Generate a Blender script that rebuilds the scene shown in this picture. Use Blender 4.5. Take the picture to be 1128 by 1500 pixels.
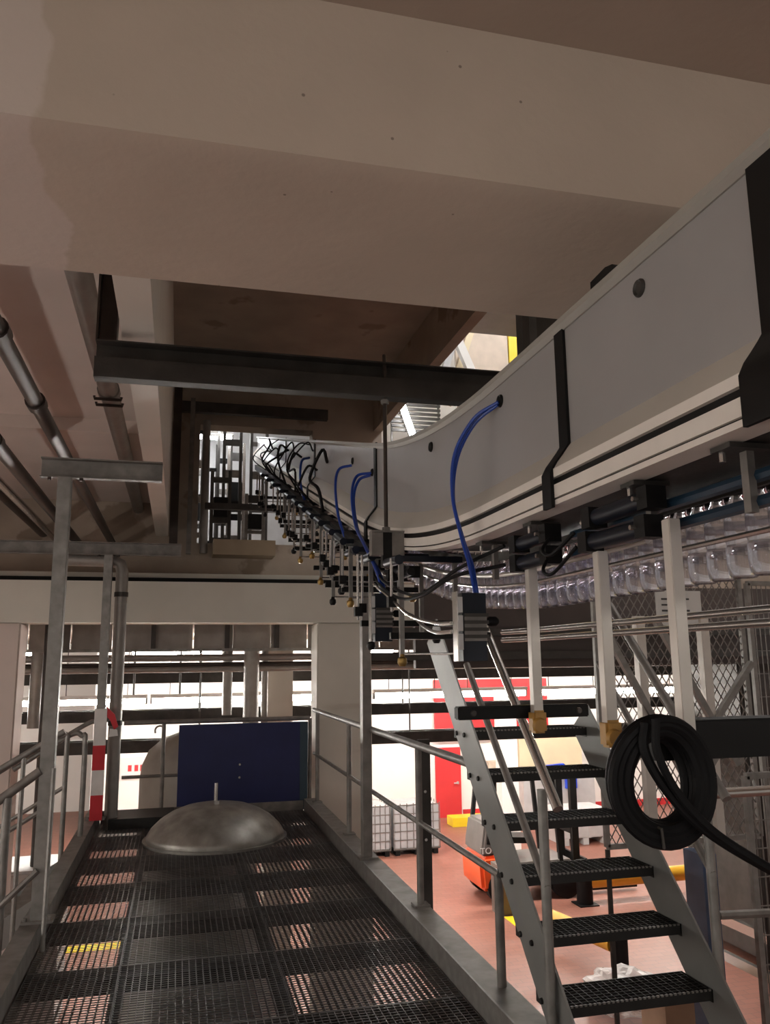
import bpy, bmesh, math, random
from mathutils import Vector, Matrix
random.seed(7)
for o in list(bpy.data.objects): bpy.data.objects.remove(o, do_unlink=True)
SC = bpy.context.scene
COL = SC.collection
R = math.radians

# ------------------------------------------------------------------ camera
EYE = 1.65
cam_d = bpy.data.cameras.new('camera')
cam = bpy.data.objects.new('camera', cam_d); COL.objects.link(cam)
F_PX = 1190.0
cam_d.sensor_fit = 'VERTICAL'; cam_d.sensor_height = 36.0; cam_d.lens = 36.0 * F_PX / 1500.0
cam_d.clip_start = 0.05; cam_d.clip_end = 200
pit, yaw, rol = R(10.37), R(14.23), R(-0.635)
fwd = Vector((math.sin(yaw)*math.cos(pit), math.cos(yaw)*math.cos(pit), math.sin(pit)))
rgt = Vector((math.cos(yaw), -math.sin(yaw), 0)); upv = rgt.cross(fwd)
r2 = rgt*math.cos(rol) + upv*math.sin(rol); u2 = upv*math.cos(rol) - rgt*math.sin(rol)
mw = Matrix((r2, u2, -fwd)).transposed().to_4x4(); mw.translation = (0, 0, EYE)
cam.matrix_world = mw
SC.camera = cam

# ------------------------------------------------------------------ world, exposure
W = bpy.data.worlds.new('world'); SC.world = W; W.use_nodes = True
bg = W.node_tree.nodes['Background']
bg.inputs[0].default_value = (1.0, 0.91, 0.83, 1); bg.inputs[1].default_value = 0.33
vs = SC.view_settings
vs.view_transform = 'Standard'; vs.look = 'None'; vs.gamma = 1; vs.use_curve_mapping = False
vs.exposure = 0.0

# ------------------------------------------------------------------ materials
MATS = {}
def mat(name, col, rough=.5, metal=0.0, var=.12, scale=6.0, bump=0.0, spec=.5, emit=None, estr=0, alpha=None, stain=None, trans=0):
    if name in MATS: return MATS[name]
    m = bpy.data.materials.new(name); m.use_nodes = True; nt = m.node_tree
    b = nt.nodes['Principled BSDF']
    b.inputs['Base Color'].default_value = (*col, 1); b.inputs['Roughness'].default_value = rough
    b.inputs['Metallic'].default_value = metal; b.inputs['Specular IOR Level'].default_value = spec
    if trans: b.inputs['Transmission Weight'].default_value = trans
    if emit: b.inputs['Emission Color'].default_value = (*emit, 1); b.inputs['Emission Strength'].default_value = estr
    if alpha is not None: b.inputs['Alpha'].default_value = alpha
    tc = nt.nodes.new('ShaderNodeTexCoord')
    if var > 0:
        n = nt.nodes.new('ShaderNodeTexNoise'); n.inputs['Scale'].default_value = scale; n.inputs['Detail'].default_value = 6
        nt.links.new(tc.outputs['Object'], n.inputs['Vector'])
        mr = nt.nodes.new('ShaderNodeMapRange'); mr.inputs[1].default_value = .3; mr.inputs[2].default_value = .7
        mr.inputs[3].default_value = 1-var; mr.inputs[4].default_value = 1+var
        nt.links.new(n.outputs['Fac'], mr.inputs[0])
        mx = nt.nodes.new('ShaderNodeMix'); mx.data_type = 'RGBA'; mx.blend_type = 'MULTIPLY'; mx.inputs[0].default_value = 1
        mx.inputs[6].default_value = (*col, 1); nt.links.new(mr.outputs[0], mx.inputs[7])
        out = mx.outputs[2]
        if stain:
            n2 = nt.nodes.new('ShaderNodeTexNoise'); n2.inputs['Scale'].default_value = stain[1]; n2.inputs['Detail'].default_value = 8
            nt.links.new(tc.outputs['Object'], n2.inputs['Vector'])
            r = nt.nodes.new('ShaderNodeMapRange'); r.inputs[1].default_value = stain[2]; r.inputs[2].default_value = stain[2]+.04
            r.inputs[3].default_value = 0; r.inputs[4].default_value = stain[3]
            nt.links.new(n2.outputs['Fac'], r.inputs[0])
            m2 = nt.nodes.new('ShaderNodeMix'); m2.data_type = 'RGBA'; m2.inputs[7].default_value = (*stain[0], 1)
            nt.links.new(r.outputs[0], m2.inputs[0]); nt.links.new(out, m2.inputs[6]); out = m2.outputs[2]
        nt.links.new(out, b.inputs['Base Color'])
        if bump:
            bp = nt.nodes.new('ShaderNodeBump'); bp.inputs['Strength'].default_value = bump; bp.inputs['Distance'].default_value = .01
            n3 = nt.nodes.new('ShaderNodeTexNoise'); n3.inputs['Scale'].default_value = scale*9; n3.inputs['Detail'].default_value = 5
            nt.links.new(tc.outputs['Object'], n3.inputs['Vector'])
            nt.links.new(n3.outputs['Fac'], bp.inputs['Height']); nt.links.new(bp.outputs[0], b.inputs['Normal'])
    MATS[name] = m
    return m

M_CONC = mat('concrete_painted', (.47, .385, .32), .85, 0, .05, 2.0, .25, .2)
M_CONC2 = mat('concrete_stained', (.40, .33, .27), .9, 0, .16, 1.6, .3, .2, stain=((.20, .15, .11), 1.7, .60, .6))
M_CONCP = mat('concrete_rosy', (.68, .58, .53), .9, 0, .06, 1.3, .2, .2)
M_WHITE = mat('painted_white', (.65, .62, .55), .6, 0, .05, 2, .05, .3)
M_LIPT = mat('duct_top_edge', (.34, .325, .29), .5, 0, .04, 3)
M_DUCT = mat('duct_grey', (.325, .315, .31), .42, 0, .04, 3, 0, .45)
M_LIP = mat('duct_edge_cream', (.52, .485, .43), .45, 0, .04, 3)
M_ALU = mat('aluminium_profile', (.66, .62, .57), .38, .35, .05, 8)
M_STRIP = mat('rail_strip_pale', (.80, .75, .69), .35, 0, .04, 8)
M_BLACK = mat('black_plastic', (.008, .0075, .0075), .5, 0, .2, 9, spec=.2)
M_RUB = mat('black_rubber', (.006, .006, .007), .6, 0, .2, 9, spec=.2)
M_DARK = mat('dark_steel', (.060, .055, .050), .55, .4, .25, 7, .1)
M_GALV = mat('galvanised_steel', (.27, .26, .245), .5, .55, .2, 14, .05)
M_GALVD = mat('galvanised_dull', (.22, .205, .19), .55, .5, .25, 10, .05)
M_STAIN = mat('stainless_steel', (.60, .57, .54), .25, .9, .06, 9)
M_GRAT = mat('grating_steel', (.14, .133, .13), .38, .7, .3, 5)
M_STRG = mat('stair_grey', (.25, .25, .24), .5, .35, .08, 5)
M_TREAD = mat('tread_steel', (.030, .029, .028), .5, .6, .2, 9)
M_BRASS = mat('brass_knob', (.30, .19, .06), .4, .7, .2, 20)
M_AMBER = mat('amber_plastic', (.42, .23, .055), .45, 0, .1, 20)
M_HOSE = mat('blue_hose', (.015, .06, .36), .32, 0, .05, 9)
M_NAVYT = mat('navy_tube', (.012, .035, .062), .3, .2, .1, 9)
M_CYL = mat('cylinder_navy', (.010, .013, .021), .4, .1, .2, 9, spec=.3)
M_BOARD = mat('blue_board', (.009, .014, .085), .5, 0, .12, 4)
M_BOARDE = mat('blue_board_edge', (.03, .06, .085), .5, 0, .1, 4)
M_TANK = mat('tank_grey', (.30, .28, .25), .6, .2, .15, 3)
M_DOME = mat('dome_galvanised', (.30, .285, .26), .42, .6, .3, 7, .1)
M_RED = mat('red_paint', (.62, .035, .04), .45, 0, .05, 3)
M_YEL = mat('yellow_paint', (.85, .62, .02), .45, 0, .06, 3)
M_YBAR = mat('yellow_barrier', (.75, .40, .03), .4, 0, .06, 4)
M_WALL = mat('hall_wall_white', (.86, .84, .80), .7, 0, .03, 1)
M_ORANGE = mat('forklift_orange', (.75, .10, .025), .35, 0, .05, 4)
M_FGREY = mat('forklift_grey', (.16, .15, .14), .5, 0, .1, 4)
M_IBC = mat('crate_grey', (.42, .42, .43), .5, .1, .08, 4)
M_LGREY = mat('box_light_grey', (.55, .55, .55), .5, 0, .08, 4)
M_WOOD = mat('wood_panel', (.60, .50, .40), .6, 0, .12, 5)
M_CREAM = mat('cream_wall', (.72, .62, .42), .7, 0, .05, 2)
M_PIPE = mat('pipe_dark_brown', (.055, .042, .036), .4, .5, .2, 8)
M_PIPEG = mat('pipe_grey', (.30, .28, .26), .45, .4, .12, 8)
M_CLAD = mat('cladding_steel', (.30, .275, .25), .5, .45, .22, 3)
M_PAPER = mat('paper_white', (.72, .72, .70), .7, 0, .02, 3)
M_INK = mat('ink_dark', (.05, .05, .05), .6, 0, 0)
M_TAPER = mat('tape_red', (.55, .02, .03), .4, 0, .08, 9)
M_TAPEW = mat('tape_white', (.70, .68, .66), .4, 0, .08, 9)
M_LAMP = mat('lamp_glow', (.9, .9, .9), .5, 0, 0, emit=(1.0, .96, .90), estr=150)
M_LAMP3 = mat('lamp_glow_added', (.9, .9, .9), .5, 0, 0, emit=(1.0, .95, .88), estr=44)  # glow of the added lamps left of and behind the camera
M_LAMP2 = mat('lamp_glow_upper', (.9, .9, .9), .5, 0, 0, emit=(.95, .97, 1.0), estr=60)
M_FILM = mat('plastic_film', (.75, .72, .70), .25, 0, .1, 20, alpha=.55)
M_BLUEB = mat('blue_plastic', (.02, .07, .62), .4, 0, .05, 8)
M_OBLUE = mat('machine_blue', (.05, .09, .17), .5, 0, .1, 8)

def bottle_mat():
    m = bpy.data.materials.new('clear_pet'); m.use_nodes = True; nt = m.node_tree; nt.nodes.clear()
    out = nt.nodes.new('ShaderNodeOutputMaterial'); t = nt.nodes.new('ShaderNodeBsdfTransparent'); g = nt.nodes.new('ShaderNodeBsdfGlass')
    t.inputs[0].default_value = (.88, .88, .92, 1); g.inputs['Roughness'].default_value = .02; g.inputs['IOR'].default_value = 1.32; g.inputs[0].default_value = (.93, .93, .97, 1)
    mx = nt.nodes.new('ShaderNodeMixShader'); mx.inputs[0].default_value = .62
    nt.links.new(t.outputs[0], mx.inputs[1]); nt.links.new(g.outputs[0], mx.inputs[2]); nt.links.new(mx.outputs[0], out.inputs[0])
    return m
M_PET = bottle_mat()

def tile_mat():
    m = bpy.data.materials.new('red_floor_tile'); m.use_nodes = True; nt = m.node_tree; b = nt.nodes['Principled BSDF']
    tc = nt.nodes.new('ShaderNodeTexCoord'); br = nt.nodes.new('ShaderNodeTexBrick')
    br.offset = .5; br.inputs['Scale'].default_value = 1; br.inputs['Brick Width'].default_value = .25; br.inputs['Row Height'].default_value = .125
    br.inputs['Mortar Size'].default_value = .006
    br.inputs['Color1'].default_value = (.31, .128, .092, 1); br.inputs['Color2'].default_value = (.27, .11, .078, 1); br.inputs['Mortar'].default_value = (.20, .10, .08, 1)
    nt.links.new(tc.outputs['Object'], br.inputs['Vector']); nt.links.new(br.outputs['Color'], b.inputs['Base Color'])
    b.inputs['Roughness'].default_value = .42
    return m
M_TILE = tile_mat()

def beam_mat():
    """painted beam: darker coat with lighter, ragged-edged patches of newer paint at the left end"""
    m = mat('concrete_painted_patched', (.54, .45, .37), .85, 0, .05, 2.2, .25, .2)
    nt = m.node_tree; b = nt.nodes['Principled BSDF']
    src = b.inputs['Base Color'].links[0].from_socket
    tc = nt.nodes.new('ShaderNodeTexCoord'); sp = nt.nodes.new('ShaderNodeSeparateXYZ'); nt.links.new(tc.outputs['Object'], sp.inputs[0])
    n = nt.nodes.new('ShaderNodeTexNoise'); n.inputs['Scale'].default_value = 3.0; n.inputs['Detail'].default_value = 5
    nt.links.new(tc.outputs['Object'], n.inputs['Vector'])
    ma = nt.nodes.new('ShaderNodeMath'); ma.operation = 'MULTIPLY_ADD'; ma.inputs[1].default_value = .22; ma.inputs[2].default_value = 0
    nt.links.new(n.outputs['Fac'], ma.inputs[0])
    ad = nt.nodes.new('ShaderNodeMath'); ad.operation = 'ADD'; nt.links.new(sp.outputs[0], ad.inputs[0]); nt.links.new(ma.outputs[0], ad.inputs[1])
    mr = nt.nodes.new('ShaderNodeMapRange'); mr.inputs[1].default_value = -.29; mr.inputs[2].default_value = -.275; mr.inputs[3].default_value = 1; mr.inputs[4].default_value = 0
    nt.links.new(ad.outputs[0], mr.inputs[0])
    mx = nt.nodes.new('ShaderNodeMix'); mx.data_type = 'RGBA'; mx.inputs[7].default_value = (.62, .53, .47, 1)
    nt.links.new(mr.outputs[0], mx.inputs[0]); nt.links.new(src, mx.inputs[6])
    # little dark pores in the concrete
    v = nt.nodes.new('ShaderNodeTexVoronoi'); v.inputs['Scale'].default_value = 7.5; nt.links.new(tc.outputs['Object'], v.inputs['Vector'])
    m3 = nt.nodes.new('ShaderNodeMapRange'); m3.inputs[1].default_value = .03; m3.inputs[2].default_value = .045; m3.inputs[3].default_value = .75; m3.inputs[4].default_value = 0
    nt.links.new(v.outputs['Distance'], m3.inputs[0])
    m4 = nt.nodes.new('ShaderNodeMix'); m4.data_type = 'RGBA'; m4.inputs[7].default_value = (.16, .12, .10, 1)
    nt.links.new(m3.outputs[0], m4.inputs[0]); nt.links.new(mx.outputs[2], m4.inputs[6]); nt.links.new(m4.outputs[2], b.inputs['Base Color'])
    return m
M_BEAM = beam_mat()

# ------------------------------------------------------------------ mesh helpers
ORG = {}
class MB:
    def __init__(s): s.v = []; s.f = []
    def add(s, vs, fs):
        k = len(s.v); s.v += [tuple(v) for v in vs]; s.f += [tuple(i+k for i in f) for f in fs]; return s
    def box(s, x0, x1, y0, y1, z0, z1):
        return s.add([(x0,y0,z0),(x1,y0,z0),(x1,y1,z0),(x0,y1,z0),(x0,y0,z1),(x1,y0,z1),(x1,y1,z1),(x0,y1,z1)],
                     [(0,3,2,1),(4,5,6,7),(0,1,5,4),(1,2,6,5),(2,3,7,6),(3,0,4,7)])
    def bar(s, a, b, w, h, up=(0,0,1)):
        a = Vector(a); b = Vector(b); d = (b-a).normalized(); u = Vector(up)
        if abs(d.dot(u)) > .98: u = Vector((0,1,0))
        r = d.cross(u).normalized()*w/2; q = r.cross(d).normalized()*h/2
        vs = [a-r-q, a+r-q, a+r+q, a-r+q, b-r-q, b+r-q, b+r+q, b-r+q]
        return s.add(vs, [(0,1,2,3),(7,6,5,4),(0,4,5,1),(1,5,6,2),(2,6,7,3),(3,7,4,0)])
    def tube(s, pts, r, n=10, cap=True):
        pts = [Vector(p) for p in pts]; rs = r if isinstance(r, (list, tuple)) else [r]*len(pts)
        k = len(s.v); prev = None
        for i, p in enumerate(pts):
            d = (pts[min(i+1, len(pts)-1)] - pts[max(i-1, 0)]).normalized()
            if prev is None:
                u = Vector((0,0,1)) if abs(d.z) < .9 else Vector((1,0,0))
            else: u = prev
            a = (u - d*u.dot(d)).normalized(); prev = a; b = d.cross(a)
            for j in range(n):
                t = 2*math.pi*j/n; s.v.append(tuple(p + (a*math.cos(t)+b*math.sin(t))*rs[i]))
        for i in range(len(pts)-1):
            for j in range(n):
                j2 = (j+1) % n; s.f.append((k+i*n+j, k+i*n+j2, k+(i+1)*n+j2, k+(i+1)*n+j))
        if cap:
            s.f.append(tuple(k+j for j in reversed(range(n)))); e = k+(len(pts)-1)*n; s.f.append(tuple(e+j for j in range(n)))
        return s
    def lathe(s, c, prof, n=24, axis='Z'):
        c = Vector(c); k = len(s.v)
        for (r, h) in prof:
            for j in range(n):
                t = 2*math.pi*j/n; x, y = r*math.cos(t), r*math.sin(t)
                p = (x, y, h) if axis == 'Z' else (h, x, y) if axis == 'X' else (x, h, y)
                s.v.append(tuple(c+Vector(p)))
        for i in range(len(prof)-1):
            for j in range(n):
                j2 = (j+1) % n; s.f.append((k+i*n+j, k+i*n+j2, k+(i+1)*n+j2, k+(i+1)*n+j))
        return s
    def sweep(s, prof_fn, ys, closed=True):
        """prof_fn(y) -> list of (x,z); swept along Y"""
        k = len(s.v); n = None
        for y in ys:
            p = prof_fn(y); n = len(p); s.v += [(x, y, z) for x, z in p]
        m = n if closed else n-1
        for i in range(len(ys)-1):
            for j in range(m):
                j2 = (j+1) % n; s.f.append((k+i*n+j, k+(i+1)*n+j, k+(i+1)*n+j2, k+i*n+j2))
        if closed:
            s.f.append(tuple(k+j for j in range(n))); e = k+(len(ys)-1)*n; s.f.append(tuple(e+j for j in reversed(range(n))))
        return s
    def prism(s, poly, axis, a, b):
        """poly of 2-tuples; extruded from a to b along axis"""
        def pt(p, h): return (h, p[0], p[1]) if axis == 'X' else (p[0], h, p[1]) if axis == 'Y' else (p[0], p[1], h)
        n = len(poly); vs = [pt(p, a) for p in poly] + [pt(p, b) for p in poly]
        fs = [tuple(range(n)), tuple(reversed(range(n, 2*n)))] + [(i, i+n, (i+1) % n+n, (i+1) % n) for i in range(n)]
        return s.add(vs, fs)
    def build(s, name, m, parent=None, origin=None, bevel=0, smooth=.7):
        o3 = Vector(ORG[parent.name]) if parent else Vector(origin) if origin else None
        if o3 is None:
            xs = [v[0] for v in s.v]; ys = [v[1] for v in s.v]; zs = [v[2] for v in s.v]
            o3 = Vector(((min(xs)+max(xs))/2, (min(ys)+max(ys))/2, min(zs)))
        me = bpy.data.meshes.new(name); me.from_pydata([tuple(Vector(v)-o3) for v in s.v], [], s.f)
        bm = bmesh.new(); bm.from_mesh(me); bmesh.ops.recalc_face_normals(bm, faces=bm.faces)
        if bevel: bmesh.ops.bevel(bm, geom=[e for e in bm.edges if len(e.link_faces) == 2 and e.calc_face_angle(0) > .6], offset=bevel, segments=2, affect='EDGES')
        bm.to_mesh(me); bm.free()
        me.polygons.foreach_set('use_smooth', [True]*len(me.polygons)); me.set_sharp_from_angle(angle=smooth)
        me.materials.append(m); me.update()
        o = bpy.data.objects.new(name, me); COL.objects.link(o)
        if parent: o.parent = parent
        else: o.location = o3
        ORG[o.name] = tuple(o3)
        return o
def tag(o, label, cat=None, group=None, kind=None):
    if label: o['label'] = label
    if cat: o['category'] = cat
    if group: o['group'] = group
    if kind: o['kind'] = kind
    return o
def thing(name, loc, label, cat, group=None):
    o = bpy.data.objects.new(name, None); COL.objects.link(o); o.location = loc; o.empty_display_size = .1
    ORG[o.name] = tuple(loc); return tag(o, label, cat, group)
def struct(name, mb, m, bevel=0, label=None, parent=None):
    o = mb.build(name, m, parent, bevel=bevel)
    o['kind'] = 'structure'
    if label: o['label'] = label
    return o
def sgroup(name, loc, label=None):
    o = bpy.data.objects.new(name, None); COL.objects.link(o); o.location = loc; ORG[o.name] = tuple(loc); o['kind'] = 'structure'
    if label: o['label'] = label
    return o
def piece(name, me, parent, offset, rz=0):
    """another object on shared mesh data"""
    o = bpy.data.objects.new(name, me); COL.objects.link(o); o.parent = parent; o.location = offset; o.rotation_euler.z = rz
    ORG[o.name] = tuple(Vector(ORG[parent.name])+Vector(offset)); return o
def copy_tree(o, parent=None, loc=None):
    c = o.copy(); COL.objects.link(c); c.parent = parent
    if loc is not None: c.location = loc
    ORG[c.name] = tuple(loc) if loc is not None else ORG[o.name]
    for ch in o.children: copy_tree(ch, c)
    return c
def spline(pts, n=8):
    pts = [Vector(p) for p in pts]; out = []
    P_ = [pts[0]*2-pts[1]] + pts + [pts[-1]*2-pts[-2]]
    for i in range(1, len(P_)-2):
        for k in range(n):
            t = k/n; a, b, c, d = P_[i-1:i+3]
            out.append(.5*((2*b)+(c-a)*t+(2*a-5*b+4*c-d)*t*t+(3*b-a-3*c+d)*t**3))
    out.append(pts[-1]); return out
def chan(mb, x0, x1, y0, z0, h, fl, t=.008, open_side=-1):
    """U channel lying along X: web at y0, flanges reaching open_side"""
    mb.box(x0, x1, y0-t/2, y0+t/2, z0, z0+h)
    ya, yb = (y0-fl, y0) if open_side < 0 else (y0, y0+fl)
    mb.box(x0, x1, ya, yb, z0, z0+t); mb.box(x0, x1, ya, yb, z0+h-t, z0+h); return mb

# ------------------------------------------------------------------ the building
HF = -2.6            # hall floor
struct('floor', MB().box(-9, 22, -4, 27, HF-.3, HF), M_TILE, label='red tiled floor of the hall below')
struct('ceiling', MB().box(-9, 14, -4, 1.98, 3.49, 3.8), M_CONC, label='low concrete slab before the big beam')
# big overhead beam with chamfered lower front edge
bmo = MB().prism([(1.98, 3.0), (1.98, 3.49), (1.98, 5.6), (2.78, 5.6), (2.78, 2.98), (2.03, 2.98)], 'X', -9, 14).build('ceiling_beam', M_BEAM, origin=(0, 2, 2.98))
tag(bmo, 'wide painted concrete beam crossing overhead with chamfered edge', kind='structure')
struct('ceiling_beam', MB().box(-.33, -.17, 2.78, 11, 3.30, 5.5), mat('beam_white', (.76, .71, .64), .6, 0, .05, 2), label='narrow white beam running along the ceiling')
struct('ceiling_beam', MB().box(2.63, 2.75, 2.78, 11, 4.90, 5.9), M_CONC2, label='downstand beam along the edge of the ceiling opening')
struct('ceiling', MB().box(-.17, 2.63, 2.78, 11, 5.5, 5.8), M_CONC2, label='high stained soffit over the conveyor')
struct('ceiling', MB().box(-9, -.33, 2.78, 7.6, 3.86, 4.2), M_CONCP, label='rosy painted soffit over the left pipes')
struct('ceiling', MB().box(-9, -.33, 7.6, 11, 3.74, 4.2), M_CONCP, label='slightly lower soffit panel behind the pipe rack')
# far wall with the conveyor opening
wf = MB()
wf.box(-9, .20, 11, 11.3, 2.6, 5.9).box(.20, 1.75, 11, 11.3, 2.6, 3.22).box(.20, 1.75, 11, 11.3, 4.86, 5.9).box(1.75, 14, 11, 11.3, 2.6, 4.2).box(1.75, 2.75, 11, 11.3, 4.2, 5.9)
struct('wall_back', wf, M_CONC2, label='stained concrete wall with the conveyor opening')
struct('wall_right_panel', MB().box(2.9, 14, 9.95, 10.05, 1.55, 2.6), mat('brown_cladding', (.075, .058, .052), .6, 0, .1, 3), label='dark brown cladding high behind the wire fence')
struct('ceiling_beam', MB().box(-9, 2.85, 9.8, 10.3, 2.11, 2.585), M_WHITE, label='long white concrete beam on the pillar at the walkway end')
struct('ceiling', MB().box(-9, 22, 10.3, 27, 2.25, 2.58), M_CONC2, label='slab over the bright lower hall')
struct('ceiling_beam', MB().box(-9, 2.85, 10.35, 11, 2.64, 2.74), M_WHITE, label='thin ledge above the long white beam')
struct('gap_shade_1', MB().box(-9, 2.85, 10.31, 10.34, 2.586, 2.68), M_BLACK, label='black strip standing in for the shaded gap above the long white beam')  # black strip gives the gap under the ledge its shade
# pillar
struct('pillar', MB().box(1.63, 2.30, 9.82, 10.28, HF, 2.105), M_WHITE, bevel=.015, label='white concrete pillar beside the walkway end')
struct('pillar', MB().box(-2.6, -1.70, 9.82, 10.28, HF, 2.105), M_CONCP, bevel=.015, label='rosy concrete pillar behind the side stair')
struct('pillar', MB().box(1.32, 1.72, 12.6, 13.0, HF, 2.24), M_WHITE, bevel=.01, label='concrete column standing in the lower hall')
# hall walls
struct('wall_hall_end', MB().box(-9, 22, 26.5, 26.8, HF, 2.25), M_WALL, label='white end wall of the hall')
struct('wall_left', MB().box(-9.3, -9, -4, 27, HF, 2.6), M_WALL)
struct('wall_right', MB().box(22, 22.3, 4, 27, HF, 2.25), M_WALL)

# ------------------------------------------------------------------ walkway with gratings
wk = thing('walkway', (.36, 6, -.03), 'dark steel grating walkway with raised grey kerbs', 'walkway')
XB = [-.735, -.25, .60, 1.44]; YB = [.6 + .9*i for i in range(11)]
def grating(w, l):
    mb = MB(); n = max(2, int(round(w/.036)))
    for i in range(n+1):
        x = w*i/n; mb.box(x-.002, x+.002, 0, l, -.03, 0)
    m = int(round(l/.030))
    for j in range(m+1):
        y = l*j/m; mb.box(0, w, y-.0024, y+.0024, -.003, .0005)
    for (a, b) in ((0, .006), (l-.006, l)): mb.box(0, w, a, b, -.03, .001)
    return mb
for ci in range(3):
    w = XB[ci+1]-XB[ci]-.008; me = None
    for yi in range(len(YB)-1):
        off = (XB[ci]+.004, YB[yi]+.004, 0)
        if me is None:
            src = grating(w, .892); me = bpy.data.meshes.new('grating_panel'); me.from_pydata(src.v, [], src.f); me.materials.append(M_GRAT); me.update()
        piece('grating_panel', me, wk, Vector(off)-Vector(ORG[wk.name]))
for yi in range(len(YB)):                     # bearers under the panel joints
    MB().box(-.74, 1.45, YB[yi]-.08, YB[yi]+.08, -.11, -.032).build('bearer', M_TREAD, wk)
for x in (-.25, .60): MB().box(x-.03, x+.03, .6, 9.6, -.14, -.034).build('runner', M_TREAD, wk)
MB().box(1.445, 1.455, .6, 9.6, -.14, .12).build('kerb', M_GALV, wk)
MB().box(1.455, 1.60, 3.3, 9.6, .112, .12).build('kerb_flange', M_GALVD, wk)
MB().box(-.755, -.745, .6, 9.6, -.14, .12).build('kerb', M_GALVD, wk)
MB().box(-.86, -.755, .6, 9.6, .112, .12).build('kerb_flange', M_GALVD, wk)
MB().box(-.74, 1.44, 9.6, 9.61, -.14, .10).build('end_plate', M_GALVD, wk)
tk = thing('horizontal_tank', (.25, 5, -1.5), 'dark horizontal tank lying under the grating walkway', 'tank')
MB().lathe((.22, 0, -.86), [(0, 1.0), (.35, 1.05), (.60, 1.3), (.62, 2.2), (.62, 8.9), (.6, 9.2), (0, 9.4)], 32, 'Y').build('shell', M_TANK, tk)
for y in (2.4, 5.2, 8.0): MB().box(-.2, .64, y-.1, y+.1, HF, -1.35).build('saddle', M_DARK, tk)
# dome hatch
dm = thing('tank_dome', (.41, 8.32, 0), 'galvanised domed hatch standing up through the grating', 'hatch')
prof = [(.64, .0), (.645, .05), (.63, .075), (.60, .12), (.52, .195), (.42, .255), (.30, .30), (.16, .325), (.02, .333), (0, .333)]
MB().lathe((.41, 8.32, 0), prof, 40).build('dome', M_DOME, dm)
MB().lathe((.41, 8.32, 0), [(.645, 0), (.675, 0), (.675, .022), (.645, .022)], 40).build('rim', M_DOME, dm)
MB().tube([(.40, 8.25, .32), (.40, 8.25, .45), (.40, 8.25, .52)], .016, 8).box(.385, .43, 8.22, 8.28, .32, .36).build('handle', M_STAIN, dm)
MB().box(.43, .46, 7.92, 7.95, .10, .26).build('lug', M_GALVD, dm)
tag(MB().box(-.62, .02, 9.0, 9.55, .01, .11).build('cover_box', M_TREAD), 'low dark steel cover plate at the walkway end', 'cover')

# ------------------------------------------------------------------ railings
def railing(name, label, pts, posts, top=1.1, mid=.62, base=.12, m=M_GALVD, flat=True):
    t = thing(name, (*pts[0][:2], base), label, 'railing')
    a = [Vector((*p, top)) for p in pts]; b = [Vector((*p, mid)) for p in pts]
    mb = MB()
    mb.tube(a, .026, 10); mb.build('top_rail', m, t)
    MB().tube(b, .018, 8).build('mid_rail', m, t)
    for (x, y) in posts:
        p = MB().tube([(x, y, base), (x, y, top)], .023, 10).build('post', m, t)
        MB().box(x-.05, x+.05, y-.05, y+.05, base, base+.012).build('foot_plate', m, p)
    return t
rl = railing('guard_railing', 'grey tubular guard railing along the walkway kerb beside the stair', [(1.55, 9.55), (1.55, 4.26)], [(1.55, 9.3), (1.55, 7.55), (1.55, 5.3)])
MB().tube([(1.55, 4.26, .62), (1.55, 3.93, .62)], .018, 8).build('mid_rail', M_GALVD, rl)
MB().tube([(1.55, 3.95, .12), (1.55, 3.95, .62)], .023, 10).build('post', M_GALVD, rl)
railing('guard_railing', 'grey tubular end railing behind the blue board', [(-.55, 9.72), (1.53, 9.72)], [(-.12, 9.72), (1.53, 9.72)], 1.0, .42, 0)
sp = thing('steel_upright', (1.56, 6.65, .12), 'dark steel upright fixed to the walkway kerb before the white pillar', 'post')
MB().box(1.47, 1.54, 6.6, 6.7, .12, 2.62).build('shaft', M_GALVD, sp)
MB().box(1.43, 1.58, 6.56, 6.74, .12, .135).build('base_plate', M_GALVD, sp)
sp = thing('steel_upright', (1.60, 5.42, .12), 'short drilled flat upright bolted behind the kerb railing', 'post')
MB().box(1.57, 1.65, 5.36, 5.40, -.1, 1.13).build('shaft', M_DARK, sp)
for z in (.5, .8): MB().lathe((1.61, 5.36, z), [(0, -.006), (.01, -.006), (.01, 0)], 8, 'Y').build('bolt', M_STAIN, sp)
# blue board
bb = thing('blue_board', (.78, 9.62, -.02), 'dark blue board standing against the end railing', 'board')
MB().box(.045, 1.40, 9.615, 9.69, .0, .965).build('panel', M_BOARD, bb)
MB().box(1.40, 1.49, 9.612, 9.69, .0, .965).build('edge_strip', M_BOARDE, bb)
for z in (.38, .52): MB().lathe((.72, 9.612, z), [(0, -.004), (.012, -.004), (.012, .003)], 8, 'Y').build('screw', M_STAIN, bb)
# standing tank behind the board
tk = thing('upright_tank', (.35, 10.75, HF), 'grey upright tank with lifting eye behind the blue board', 'tank')
MB().lathe((.32, 10.75, 0), [(.72, HF), (.72, .25), (.70, .42), (.62, .60), (.45, .74), (.22, .82), (0, .84)], 36).build('shell', M_TANK, tk)
MB().tube([(-.18+.055*math.cos(t), 10.6, .86-.02+.055*math.sin(t)) for t in [R(a) for a in range(-40, 230, 18)]], .012, 6).build('lifting_eye', M_TANK, tk)

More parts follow.
